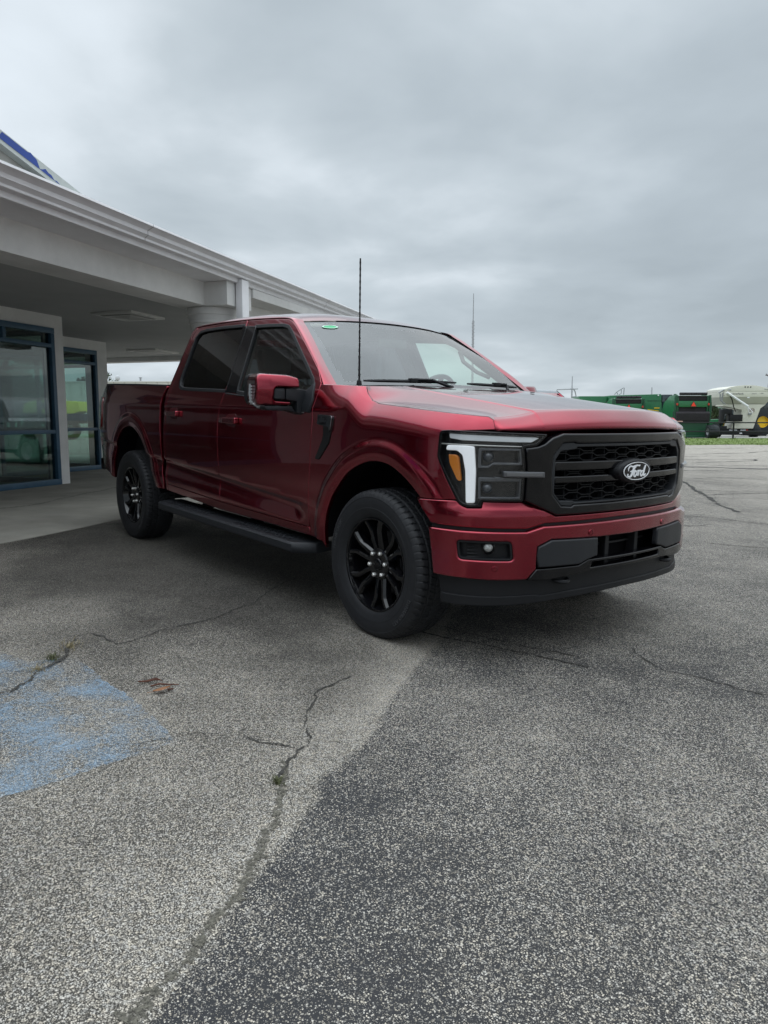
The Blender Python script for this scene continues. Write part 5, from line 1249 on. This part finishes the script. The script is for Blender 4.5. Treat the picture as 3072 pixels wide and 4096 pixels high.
def baler(px, d, lab, sc=1.0):
    t = gtag(px, d, 'round_baler', lab, 'baler', 'green round balers in a row'); t.scale = (sc,)*3
    b = MB(); side = [(0,1.2),(0,2.9),(.25,3.15),(1.4,3.1),(2.6,2.6),(3.2,1.5),(2.9,.7),(.6,.6)]
    for x in (-1.14, 1.02): b.prism(side, 0, x, x+.12, bev=.02)
    b.build('side_panel', GRN, t)
    b = MB(); b.prism([(-1.03,2.24),(1.03,2.24),(1.08,2.68),(-1.08,2.68)], 1, -.06, .10, bev=.03); b.build('rear_band', GRN, t)
    b = MB(); b.box((-1.06, .02, 2.70), (1.06, .3, 3.05), .02); b.box((-.98, .03, 1.90), (.98, .3, 2.26)); b.box((-.98, .35, .9), (.98, 2.8, 2.95)); b.build('belt', BELT, t)
    b = MB()
    for k in range(5): b.tube([(-1.0+k*.4+.01, -.02, 3.19), (-.62+k*.4, -.02, 3.19)], .10, 12)
    b.build('belt_roller', BELT, t)
    b = MB(); b.tube([(-1.0, -.02, 3.05), (1.0, -.02, 3.05)], .022, 6); b.build('roller_bar', STEEL, t)
    b = MB()
    for x in (-1.12, 1.06):
        b.box((x-.05, -.05, 1.9), (x+.05, .1, 3.06), .02)
    for x in (-1.20, 1.26): b.box((x-.06, -.02, .5), (x+.06, .25, 3.1), .02)
    for x in (-1.27, 1.33): b.tube([(x, .05, 1.2), (x+.03, -.02, 2.2), (x, .1, 2.95)], .035, 6)
    b.build('frame', GRND, t)
    b = MB()
    for x in (-1.16, 1.12): b.box((x-.055, -.12, 2.36), (x+.055, -.04, 2.52), .01)
    b.build('tail_light', mat('far_red_light', (.5, .05, .03), rough=.4) if 'far_red_light' not in MATS else MATS['far_red_light'], t)
    b = MB(); b.prism([(-.23, 2.27), (.23, 2.27), (0, 2.67)], 1, -.14, -.125); sv = b.build('warning_triangle', REDL, t, smooth=False)
    b = MB(); b.prism([(-.17, 2.30), (.17, 2.30), (0, 2.60)], 1, -.150, -.142); b.build('triangle_face', ORNG, sv, smooth=False)
    b = MB(); b.prism([(-.05,1.12),(-.22,1.25),(-.24,1.80),(-.10,1.92),(.5,1.94),(.5,1.1)], 0, -1.22, 1.19, bev=.04); b.build('rear_cover', BELT, t)
    b = MB(); b.box((-1.1, .0, .16), (1.05, .4, 1.1), .02); b.box((-1.05, -.12, .05), (1.0, .2, .22), .02); b.build('bale_ramp', GRND, t)
    b = MB(); b.box((-1.18, -.27, 1.18), (-.78, -.245, 1.24)); b.build('reflector_strip', mat('reflector_tape', (.75, .45, .40), rough=.5) if 'reflector_tape' not in MATS else MATS['reflector_tape'], t, smooth=False)
    for x in (-1.45, 1.62): fwheel(t, x, 1.0, .47, .55, YEL)
    return t
baler(2768, 54, 'green round baler with black belts and orange triangle behind the pipe fence')
baler(2511, 56.5, 'green round baler half hidden by the truck bonnet with red tail lights', .945)
# combine harvester seen side on
t = gtag(2560, 60, 'combine_harvester', 'long green combine harvester with yellow stripe behind the balers', 'combine')
s_ = 60/2946
def X(px): return (px-2560)*s_
def Z(py): return 1.273-(py-1682)*s_
b = MB(); b.prism([(X(2434), 1.0), (X(2434), Z(1584)), (X(2500), Z(1582)), (X(2640), Z(1578)), (X(2646), Z(1650)), (X(2640), 1.0)], 1, 0, 3.0, bev=.05); b.prism([(X(2330), 1.4), (X(2320), Z(1586)), (X(2430), Z(1586)), (X(2430), 1.2)], 1, .3, 2.6, bev=.05); b.build('body', GRN, t)
b = MB(); b.prism([(X(2588), Z(1641)), (X(2632), Z(1646)), (X(2632), Z(1643)), (X(2588), Z(1637.5))], 1, -.05, .01); b.prism([(X(2614), Z(1635)), (X(2634), Z(1635)), (X(2634), Z(1631)), (X(2614), Z(1631))], 1, -.03, .01); b.build('side_stripe', YEL, t, smooth=False)
b = MB(); b.prism([(X(2644), Z(1648)), (X(2648), Z(1580)), (X(2686), Z(1580)), (X(2684), Z(1640)), (X(2668), Z(1642))], 1, .1, 2.0, bev=.02); b.build('cab_window', mat('far_dark_glass', (.02, .035, .04), rough=.08, coat=1), t)
b = MB(); b.box((X(2584), -.03, Z(1605)), (X(2644), .02, Z(1603.5))); b.box((X(2690), -.2, .3), (X(2697), .1, Z(1578)), .02); b.build('panel_seam', GRND, t)
b = MB(); P = [(X(2462), .5, Z(1580)), (X(2470), .5, Z(1570)), (X(2496), .5, Z(1553)), (X(2500), .5, Z(1553)), (X(2499), .5, Z(1580))]; b.tube(P, .035, 6); b.tube([(X(2489), .5, Z(1560)), (X(2489), .5, Z(1575)), (X(2480), .5, Z(1580))], .03, 6); b.tube([(X(2472), .5, Z(1572)), (X(2476), .5, Z(1580))], .03, 6); b.build('handrail', STEEL, t)
b = MB(); b.tube([(X(2322), 1, Z(1556)), (X(2238), 1, Z(1559)), (X(2238), 1, Z(1566))], .045, 6); b.tube([(X(2290), 1, Z(1556)), (X(2304), 1, Z(1556)), (X(2311), 1, Z(1566)), (X(2316), 1, Z(1586)), (X(2300), 1, Z(1587))], .05, 6); b.build('grain_auger', STEEL, t)
b = MB(); b.tube([(X(2627), -.04, Z(1583)), (X(2627), -.08, Z(1583))], .06, 10); b.build('work_light', EMBW, t)
b = MB(); b.box((X(2650), -.1, .2), (X(2690), .5, 1.9), .05); b.tube([(X(2655), -.12, 2.0), (X(2685), -.15, 1.75)], .05, 6); b.tube([(X(2660), -.12, 1.5), (X(2690), -.15, 1.2)], .05, 6); b.build('header_drive', GRND, t)
fwheel(t, X(2400), 0, .75, .5, YEL, 'y'); fwheel(t, X(2630), -.1, .95, .7, YEL, 'y')
# cream seed tender
t = gtag(2987, 56, 'seed_tender', 'cream seed tender cart with arched hopper and slanted auger tube', 'farm cart')
k_ = .2242*56/2946
def U(x): return (x-1283)*k_
def V(y): return (1212-y)*k_
b = MB(); arch = [(870,362),(960,330),(1080,306),(1200,297),(1280,295),(1400,300),(1520,318),(1620,342),(1690,362),(1700,410),(862,410)]
b.prism([(U(x), V(y)) for x, y in arch], 1, 0, 3.2, bev=.02); b.prism([(U(862), V(500)), (U(1706), V(500)), (U(1710), V(412)), (U(858), V(412))], 1, -.02, 3.3, bev=.02); b.build('hopper', CREAM, t)
b = MB(); b.add([(U(840),0,V(500)),(U(1716),0,V(500)),(U(1640),.5,V(640)),(U(905),.5,V(640)),(U(840),3.2,V(500)),(U(1716),3.2,V(500)),(U(1640),2.6,V(640)),(U(905),2.6,V(640))], [(0,1,2,3),(5,4,7,6),(4,0,3,7),(1,5,6,2),(4,5,1,0),(3,2,6,7)]); b.build('hopper_slope', CREAMD, t, smooth=False, recalc=True)
b = MB(); b.prism([(U(868), V(655)), (U(905), V(630)), (U(1640), V(630)), (U(1548), V(700)), (U(1440), V(1056)), (U(1060), V(1056)), (U(1065), V(980)), (U(1120), V(905)), (U(1212), V(895)), (U(1220), V(725))], 1, .30, 1.6, bev=.02); b.build('tower', CREAM, t)
tw = [c for c in t.children if c.name.startswith('tower')][0]
b = MB(); b.tube([(U(895), -.10, V(425)), (U(1275), -.10, V(665))], .085, 10); b.tube([(U(1270), -.10, V(665)), (U(1315), -.05, V(780)), (U(1380), -.05, V(775)), (U(1275), -.10, V(670))], .03, 6); b.build('auger_tube', EMBW, t)
b = MB(); b.tube([(U(780), .2, V(430)), (U(850), .1, V(380)), (U(975), 0, V(375))], .06, 8); b.tube([(U(800), .15, V(440)), (U(812), .1, V(560)), (U(900), .1, V(630))], .045, 8); b.tube([(U(840), .1, V(430)), (U(838), .1, V(560))], .05, 8); b.tube([(U(1560), 0, V(364)), (U(1660), 0, V(366))], .03, 6); b.build('hopper_pipe', STEEL, t)
b = MB(); b.tube([(U(960), -.05, V(480)), (U(1000), -.05, V(560)), (U(1040), 0, V(680)), (U(1090), .1, V(760))], .035, 6); b.prism([(U(865), V(715)), (U(1030), V(715)), (U(1030), V(830)), (U(985), V(830)), (U(985), V(795)), (U(905), V(795)), (U(888), V(990)), (U(865), V(990))], 1, .1, .8, bev=.01); b.box((U(985), .0, V(930)), (U(1210), .6, V(810)), .04); b.build('engine', BLACKM, t)
b = MB(); b.box((U(1330), .15, V(815)), (U(1385), .30, V(780)), .01); b.build('junction_box', STEEL, t)
b = MB(); b.box((U(790), .1, V(1165)), (U(1590), .5, V(1090)), .02); b.box((U(960), .4, V(1090)), (U(1540), 1.6, V(1060)), .02); b.box((U(790), .2, V(1100)), (U(965), .9, V(1010)), .06); b.build('chassis', BLACKM, t)
ch = [c for c in t.children if c.name.startswith('chassis')][0]
b = MB(); b.box((U(1025), .385, V(1090)), (U(1165), .395, V(1076))); b.box((U(1225), .385, V(1090)), (U(1320), .395, V(1076))); b.box((U(1178), .085, V(1143)), (U(1225), .095, V(1130))); b.build('marker_strip', EMBW, ch, smooth=False)
b = MB(); b.box((U(1325), .38, V(1090)), (U(1358), .395, V(1074))); b.build('tail_light', MATS['far_red_light'], ch, smooth=False)
b = MB(); b.box((U(1262), -.05, V(522)), (U(1305), -.02, V(505)), .01)
b.build('work_light', EMBW, t)
b = MB()
for x in (1219, 1268, 1317): b.tube([(U(x), -.02, V(328)), (U(x), .03, V(328))], .05, 12)
b.tube([(U(1640), -.03, V(380)), (U(1640), .02, V(380))], .05, 12); b.build('hopper_port', BLACKM, t)
for x in (690, 1525): fwheel(t, U(x) if x > 700 else U(850), .9, .52, .55, STEEL)
NAVY = mat('navy_lettering', (.02, .025, .05), rough=.6); MARO = mat('maroon_lettering', (.10, .02, .025), rough=.6)
def sign_text(txt, size, x, z, y, m, parent, space=1.0, shear=0.0):
    q = text_mesh(txt, size, .004, shear, space); q = q.xf(Matrix.Translation((x, y, z)) @ Matrix.Rotation(math.pi/2, 4, 'X')); return q.build('lettering', m, parent, smooth=False)
hp = [c for c in t.children if c.name.startswith('hopper')][0]
sign_text('Unverferth', .19, U(1090), V(447), -.028, NAVY, hp, 1.05); sign_text('SeedRunner', .07, U(1385), V(445), -.028, NAVY, hp, 1.1); sign_text('3755', .10, U(1520), V(440), -.028, NAVY, hp)
sign_text('UM', .26, U(1385), V(738), .288, MARO, tw)
b = MB(); rr_ = [(U(1405)+.17*math.cos(a), .290, V(738)+.17*math.sin(a)) for a in np.linspace(-1.2, 3.6, 24)]; b.tube(rr_, .012, 5); b.build('logo_ring', MARO, tw)
b = MB(); b.box((-1.6, .0, .012), (1.3, 1.5, .02))
# wide dark transport tyre standing between baler and tender, small green tractor, big tractor
t = gtag(2852, 53.2, 'implement_tyre', 'wide dark rubber tyre standing on the grass edge beside the baler', 'tyre')
fwheel(t, 0, 0, .47, .72, STEEL)
def tractor(px, d, sc, lab, name='tractor', rr=.60):
    t = gtag(px, d, name, lab, 'tractor'); t.scale = (sc,)*3
    for y in (0, 1.5):
        fwheel(t, -1.2, y-.75, .42, .34, YEL, 'y', .58); fwheel(t, .7, y-.75, .80, .46, YEL, 'y', rr)
    b = MB(); b.prism([(-1.7,.75),(-1.75,1.15),(-1.6,1.32),(-.2,1.42),(-.1,.7)], 1, -.32, .32, bev=.05); b.build('bonnet', GRN, t)
    b = MB(); b.box((-1.5, -.2, .45), (1.0, .2, .8), .04); b.prism([(-.1,1.0),(.0,1.25),(.4,1.75),(1.1,1.72),(1.3,1.3),(1.25,1.25),(1.0,1.55),(.45,1.58),(.1,1.0)], 1, -.98, -.5, bev=.02); b.build('body', BELT, t)
    b = MB(); b.prism([(-.15,1.3),(.0,2.35),(1.0,2.35),(1.1,1.4)], 1, -.55, .55, bev=.04); b.build('cab_window', MATS['far_dark_glass'], t)
    b = MB(); b.box((-.25, -.68, 2.36), (1.15, .68, 2.5), .05); b.build('cab_roof', GRN, t)
    return t
tractor(2892, 66, 1.0, 'small green tractor with yellow front wheel rims between baler and tender')
bt = tractor(3066, 62, 1.45, 'large tractor with a dark cab and yellow rear rim behind the cream tender', rr=.40); bt.rotation_euler.z += math.pi
# pipe fence along the grass
fn = empty('pipe_fence', spot(2850, 51.5), CR); tag(fn, 'black two rail pipe fence along the mown grass strip', 'fence')
s_ = 51.5/2946
for z in (1.145, .525):
    b = MB(); b.tube([(-9, 0, z), (9, 0, z-.03)], .042, 8); b.build('rail', BLACKM, fn)
for px in (2720, 2935, 3150, 2505):
    b = MB(); b.tube([((px-2850)*s_, 0, 0), ((px-2850)*s_, 0, 1.15)], .06, 8); b.build('post', BLACKM, fn)
# grass strip with blades
GRASS = mat('mown_grass', (0.125, 0.175, 0.04), rough=.95, var=.3, vscale=.7)
GRASS2 = mat('grass_blades', (0.125, 0.185, 0.04), rough=.9, var=.35, vscale=.8)
b = MB(); G = []
for i, r_ in enumerate(np.linspace(2, 46, 60)):
    row = []
    for d in np.linspace(38.6, 58, 12):
        p = Vector((CAM.x, CAM.y, 0))+FWD*(d+(.5*math.sin(r_*1.1)+.25*rng.normal()-.10*(r_-18) if d < 39 else 0))+RGT*r_; row.append((p.x, p.y, float(gz(p.x, p.y))+.012))
    G.append(row)
b.grid(G, flip=True); struct(b.build('grass_strip', GRASS))
b = MB(); vv = []; ff = []
for i in range(9000):
    d = 38.6+rng.random()**1.3*14.5; r_ = rng.uniform(13, 33); d += (.5*math.sin(r_*1.1)-.10*(r_-18))*max(0, 1-(d-38.6)/6)
    p = Vector((CAM.x, CAM.y, 0))+FWD*d+RGT*r_; z = float(gz(p.x, p.y)); h = rng.uniform(.025, .06)*(2.2 if rng.random() < .04 else 1); w = rng.uniform(.02, .05); a = rng.uniform(0, math.pi); q = len(vv)
    vv += [(p.x-w*math.cos(a), p.y-w*math.sin(a), z), (p.x+w*math.cos(a), p.y+w*math.sin(a), z), (p.x+rng.normal(0, .03), p.y+rng.normal(0, .03), z+h)]; ff.append((q, q+1, q+2))
b.add(vv, ff); o = b.build('grass_blades', GRASS2, smooth=False); tag(o, 'short mown grass along the edge of the lot', 'grass', kind='stuff')
# gravel yard under the machines
YARD = mat('gravel_yard', (0.36, 0.35, 0.32), rough=.95, var=.2, vscale=.8)
b = MB(); G = []
for r_ in np.linspace(-40, 70, 40):
    row = []
    for d in (53.0, 56, 60, 70, 85, 110):
        p = Vector((CAM.x, CAM.y, 0))+FWD*(d+.15*math.sin(r_*2.3))+RGT*r_; row.append((p.x, p.y, float(gz(p.x, p.y))+.02))
    G.append(row)
b.grid(G, flip=True); struct(b.build('gravel_yard', YARD))

# trees: trunk, limbs and a crown of many small leaf faces
LEAF = [mat('leaf_dark', (0.030, 0.055, 0.020), rough=.8, var=.35, vscale=2), mat('leaf_mid', (0.050, 0.085, 0.028), rough=.8, var=.35, vscale=2)]
BARK = mat('bark', (.06, .05, .04), rough=.95)
def make_tree(seed, h, w, n, m):
    rg = np.random.default_rng(seed); t = empty('broadleaf_tree')
    b = MB(); b.tube([(0,0,0),(.05*h*.1,0,h*.25),(0,.02,h*.55),(0,0,h*.8)], [h*.035,h*.028,h*.018,h*.006], 8)
    cl_ = []
    for k in range(16):
        a = rg.uniform(0, 6.28); z = h*rg.uniform(.32, .92); rr_ = w*.5*math.sqrt(max(.05, 1-((z/h-.6)/.42)**2))*rg.uniform(.5, 1.0); c = np.array([rr_*math.cos(a), rr_*math.sin(a), z]); cl_.append((c, w*rg.uniform(.15, .26)))
        b.tube([(0, 0, z*.65), tuple(c*.55+np.array([0, 0, z*.35])), tuple(c)], [h*.014, h*.009, h*.004], 5)
    b.build('trunk', BARK, t); V_ = []; F_ = []
    for i in range(n):
        c, r_ = cl_[rg.integers(len(cl_))]; d = rg.normal(0, 1, 3); d /= np.linalg.norm(d); p = c+d*r_*rg.random()**.4*np.array([1, 1, .8]); s_ = w*.022*rg.uniform(.7, 1.6)
        u = rg.normal(0, 1, 3); u /= np.linalg.norm(u); v = np.cross(u, rg.normal(0, 1, 3)); v /= np.linalg.norm(v); q = len(V_)
        V_ += [p-u*s_, p+v*s_*.6, p+u*s_, p-v*s_*.6]; F_.append((q, q+1, q+2, q+3))
    k = MB(); k.add(V_, F_); k.build('crown', m, t, smooth=False); return t
proto = [make_tree(1, 7, 6.5, 3200, LEAF[0]), make_tree(2, 6, 7, 3200, LEAF[1]), make_tree(3, 8.5, 6, 3200, LEAF[0])]
spots_ = [(2790,150,.75),(2822,135,.62),(2850,128,.62),(2872,131,.70),(2896,128,.66),(2920,140,.75),(2955,150,.8),(3010,150,.8),(3060,140,.8),(3100,130,.8),(2740,150,.7),
          (-80,110,1.25),(-30,100,.95),(20,105,.9),(48,98,1.05),(75,110,1.15),(98,100,1.0),(125,115,.85),(150,120,.8),(180,115,.85),(215,120,.85),(262,125,.62),(285,120,.6),(312,122,.62),(345,118,.75),(375,115,.9),(400,112,.95)]
labs = ['dark green leafy tree on the horizon', 'mid green spreading tree on the horizon', 'tall dark tree on the horizon']
used = set()
for i, (px, d, sc) in enumerate(spots_):
    k = i % 3; t = proto[k] if k not in used else copy_tree(proto[k]); used.add(k)
    t.location = spot(px, d); t.scale = (sc, sc, sc*rng.uniform(.9, 1.1)); t.rotation_euler = (0, 0, rng.uniform(0, 6.28))
    side = 'beyond the yard' if px > 1000 else 'beyond the showroom'
    tag(t, labs[k]+' '+side, 'tree', 'trees along the horizon '+side)
# far shed seen under the canopy, its vent pipe, a water tower
t = empty('metal_shed', spot(575, 70), CR); tag(t, 'long pale metal shed seen through the open end of the canopy', 'shed'); s_ = 70/2946
b = MB(); b.box((-9, 0, -.3), (6.5, 18, 4.86)); b.build('wall', mat('shed_wall', (.62, .61, .54), rough=.6, var=.04), t, smooth=False)
b = MB(); b.prism([(-.1,4.86),(-.1,4.93),(9,5.05),(18.1,4.93),(18.1,4.86)], 0, -9.1, 6.6); b.build('roof', mat('shed_roof', (.66, .66, .62), rough=.5), t, smooth=False)
b = MB()
for x in np.arange(-8.8, 6.5, 1.02): b.box((x-.025, -.03, -.3), (x+.025, .0, 4.85))
b.build('wall_rib', mat('shed_rib', (.40, .39, .33), rough=.6), t, smooth=False)
b = MB(); b.tube([(-.8, 2.0, 4.9), (-.8, 2.0, 5.36)], .085, 10); b.tube([(-.8, 2.0, 5.32), (-.8, 2.0, 5.40)], .15, 10); b.build('vent_pipe', STEEL, t)
t = empty('water_tower', spot(478, 900), CR); tag(t, 'small far water tower with a round tank above the shed roof', 'water tower')
b = MB(); b.lathe([(0, 55.4), (1.6, 55.0), (2.6, 53.6), (2.9, 52), (2.6, 50.4), (1.6, 49.2), (.9, 48.6), (.8, 46), (.8, 0)], (0, 0, 0), 20); b.build('tank', mat('hazed_steel', (.55,.57,.58), rough=.7), t)  # tank colour lightened to paint in the distance haze
# yellow spreader seen through the glass
t = empty('yellow_spreader', spot(200, 42), CR); tag(t, 'yellow hopper machine standing on the lot beyond the showroom glass', 'farm machine'); s_ = 42/2946
b = MB(); b.prism([(-1.55,1.50),(-1.45,1.95),(-1.15,2.15),(-.2,2.22),(1.6,2.15),(1.75,1.6),(1.3,1.45)], 1, 0, 1.6, bev=.06); b.build('hopper', mat('bright_yellow', (.78, .72, .03), rough=.45), t)
b = MB(); b.box((-1.5, .2, .9), (1.7, 1.4, 1.45), .05); b.box((-.5, -.02, 1.75), (.5, .02, 2.1)); b.build('chassis', BELT, t)
for x in (-1.1, 1.1): fwheel(t, x, .1, .55, .4, STEEL, 'y')
# silver pickup standing behind the red one
t = empty('parked_pickup', spot(2110, 14.6), CR+R(-4)); tag(t, 'silver pickup parked behind the red truck, only its roof showing over the bonnet', 'pickup truck'); t.scale = (1, 1, .875)
SILV = mat('silver_paint', (.50, .53, .55), rough=.3, metal=.4, coat=1)
arc_ = lambda cx_: [(cx_+.46*math.cos(a), .42+.50*math.sin(a)) for a in np.linspace(math.pi, 0, 13)]
b = MB(); b.prism([(-2.88,.60),(-2.92,1.16),(-2.85,1.20),(-.95,1.21),(-.90,1.30),(1.15,1.30),(1.60,1.285),(2.25,1.22),(2.52,1.12),(2.62,.95),(2.60,.48)]+[(2.12,.42)]+arc_(1.65)[::-1]+[(1.18,.40),(-1.28,.40)]+arc_(-1.75)[::-1]+[(-2.22,.48)], 1, 0, 1.95, bev=.035); b.build('body', SILV, t)
b = MB(); b.box((-2.2, .10, .30), (2.1, 1.85, .60)); b.box((-1.25, -.10, .36), (1.15, .04, .42), .015); b.box((2.50, .02, .42), (2.70, 1.93, .66), .04); b.box((-3.02, .02, .50), (-2.86, 1.93, .72), .03); b.build('underbody', BLACKM, t)
b = MB()
for x in (-.88, .20, 1.12): b.box((x-.006, -.004, .50), (x+.006, .01, 1.29))
b.build('door_gap', DEEP, t, smooth=False)
b = MB()
for x in (-.62, .42): b.box((x-.10, -.035, 1.13), (x+.10, .005, 1.165), .01)
b.build('handle', BLACKM, t)
b = MB(); b.box((2.44, .03, .92), (2.60, .40, 1.10), .03); b.box((2.44, 1.55, .92), (2.60, 1.92, 1.10), .03); b.build('headlight', CLEARL, t)
b = MB(); b.box((.88, -.20, 1.30), (1.02, .03, 1.46), .03); b.build('mirror', BLACKM, t)
cabp = [(-.85,1.28),(-.60,1.80),(-.2,1.915),(.15,1.925),(.55,1.90),(1.20,1.30)]
b = MB(); b.prism(cabp, 1, .10, 1.85, bev=.05); b.build('cab', SILV, t)
b = MB(); b.prism([(-.65,1.33),(-.50,1.75),(-.05,1.84),(.15,1.85),(.15,1.33)], 1, .092, .11); b.prism([(.22,1.33),(.22,1.85),(.45,1.84),(.98,1.35)], 1, .092, .11); b.build('window', mat('reflected_sky_screen', (.28,.33,.35), rough=.05, coat=1), t)  # sky reflection put into the pale colour of the glass
b = MB(); b.add([(.60,.22,1.885),(.60,1.73,1.885),(1.19,1.78,1.335),(1.19,.17,1.335)], [(0,1,2,3)]); b.build('windshield', MATS['reflected_sky_screen'], t, smooth=False)
for x in (-1.75, 1.65):
    for y in (.05, 1.9): fwheel(t, x, y, .39, .25, STEEL, 'y', .62)
# masts and utility pole
def mast(px, py, d, r0, r1, lab, name='radio_mast', band=False):
    t = empty(name, spot(px, d), CR); tag(t, lab, 'mast'); top = 1.273+(1682-py)/2946*d*1.0
    b = MB(); b.tube([(0,0,0),(0,0,top*.79),(0,0,top*.8),(0,0,top)], [r0, r0, r1, r1*.6], 8)
    if band:
        for k in range(30):
            z = top*.8*k/30; b.tube([(-r0*1.4, 0, z), (r0*1.4, 0, z+top*.013)], r0*.25, 4)
    b.build('mast_pole', STEEL, t); return t
mast(1887, 1192, 300, .42, .22, 'tall thin radio mast rising behind the truck windshield', band=True)
mast(2284, 1509, 70, .07, .05, 'slim grey pole rising over the truck bonnet', 'slim_pole')
mast(2602, 1552, 90, .12, .09, 'short pole with stay wire above the combine roof', 'slim_pole')
t = empty('utility_pole', spot(3078, 95), CR); tag(t, 'wooden utility pole with crossarm and transformer at the right edge', 'utility pole')
WOODM = mat('pole_wood', (.085, .07, .06), rough=.95)
b = MB(); b.tube([(0,0,0),(0,0,7.4)], [.17,.12], 10); b.build('pole', WOODM, t); b = MB(); b.box((-.85,-.06,6.92),(1.1,.06,7.06),.01); b.tube([(-.6,0,6.9),(0,0,6.3)],.03,6); b.build('crossarm', WOODM, t)
b = MB()
for x in (-.78,-.45,.5,.95): b.lathe([(0,.0),(.05,.0),(.06,.08),(.03,.16),(0,.18)], (x,0,7.06), 10)
b.build('insulator', STEEL, t); b = MB(); b.lathe([(0,5.2),(.2,5.2),(.21,5.9),(.0,5.98)], (-.33,-.1,0), 14); b.tube([(-.33,-.1,5.9),(-.33,-.1,6.3)],.03,6); b.box((-.5,-.15,5.55),(.1,.05,5.65)); b.build('transformer', STEEL, t)

# ================================================================== small things on the asphalt
def blades(name, x, y, n, h, r_, m, lab):
    b = MB()
    for i in range(n):
        a = rng.uniform(0, 6.28); d = abs(rng.normal(0, r_)); px, py = x+d*math.cos(a), y+d*math.sin(a); z = float(gz(px, py)); hh = h*rng.uniform(.4, 1.1); lean = rng.normal(0, hh*.7, 2); w = .0016*rng.uniform(.7, 1.5); c, s_ = math.cos(a), math.sin(a)
        P = [np.array([px, py, z]), np.array([px+lean[0]*.4, py+lean[1]*.4, z+hh*.7]), np.array([px+lean[0], py+lean[1], z+hh*.85])]
        o_ = np.array([-s_, c, 0])*w; b.grid([[P[0]-o_, P[0]+o_], [P[1]-o_*.8, P[1]+o_*.8], [P[2]-o_*.1, P[2]+o_*.1]])
    o = b.build(name, m, smooth=False); return tag(o, lab, 'weed', 'weeds growing in the cracks')
WEED = mat('weed_green', (.075, .080, .034), rough=.8, var=.4, vscale=60); DRYW = mat('weed_dry', (.26, .22, .13), rough=.9, var=.3, vscale=60)
blades('weed_tuft', 1.064, -2.232, 90, .022, .014, WEED, 'green weed tuft in the long mossy crack in front')
blades('weed_tuft', -.635, -2.501, 90, .035, .025, WEED, 'green weed tuft in the crack at the blue paint corner')
blades('weed_tuft', -.522, -2.601, 70, .03, .03, DRYW, 'dry weed tuft lying along the crack inside the blue paint')
blades('weed_tuft', -.786, -2.374, 80, .035, .045, DRYW, 'dry weed tuft at the crack just beyond the blue paint')
TWIG = mat('dead_twig', (.09, .035, .022), rough=.9, var=.3, vscale=80); LEAFB = mat('dead_leaf', (.22, .10, .045), rough=.8, var=.25, vscale=60)
def twig(pts, r_, lab):
    b = MB(); b.tube([(x, y, float(gz(x, y))+.006+h) for x, y, h in pts], r_, 6); tag(b.build('dead_twig', TWIG), lab, 'twig', 'dead twigs on the asphalt')
twig([(-.100,-2.275,0),(-.07,-2.25,.004),(-.055,-2.215,.008),(-.050,-2.185,.002)], [0.0031,0.0050,0.0037,0.0019], 'brown dead twig lying left of the fallen leaf')
twig([(-.085,-2.235,.002),(-.060,-2.205,.012),(-.028,-2.188,.006)], [0.0019,0.0037,0.0019], 'short curled twig lying across the left twig')
twig([(-.012,-2.250,0),(.0,-2.215,.006),(.022,-2.185,.004),(.045,-2.140,.0)], [0.0037,0.0043,0.0037,0.0019], 'brown dead twig pointing right beside the fallen leaf')
twig([(.070,-2.205,0),(.085,-2.185,.004)], [.005,.003], 'tiny dark twig scrap in front of the fallen leaf')
b = MB(); L0 = np.array([.078,-2.235]); ax_ = np.array([.25, .97]); nx_ = np.array([.97, -.25]); G = []
for t_ in np.linspace(0, 1, 9):
    w = .016*math.sin(math.pi*min(1, t_*.95+.03))**.8; c = L0+ax_*(t_-.5)*.075; z = float(gz(*c))+.010+.012*t_*t_
    G.append([(c[0]-nx_[0]*w, c[1]-nx_[1]*w, z+.006), (c[0], c[1], z), (c[0]+nx_[0]*w, c[1]+nx_[1]*w, z+.005)])
b.grid(G); b.tube([G[0][1], (G[0][1][0]-.006, G[0][1][1]-.025, G[0][1][2])], .0012, 5); tag(b.build('dead_leaf', LEAFB), 'single curled brown leaf lying beside the twigs', 'leaf')
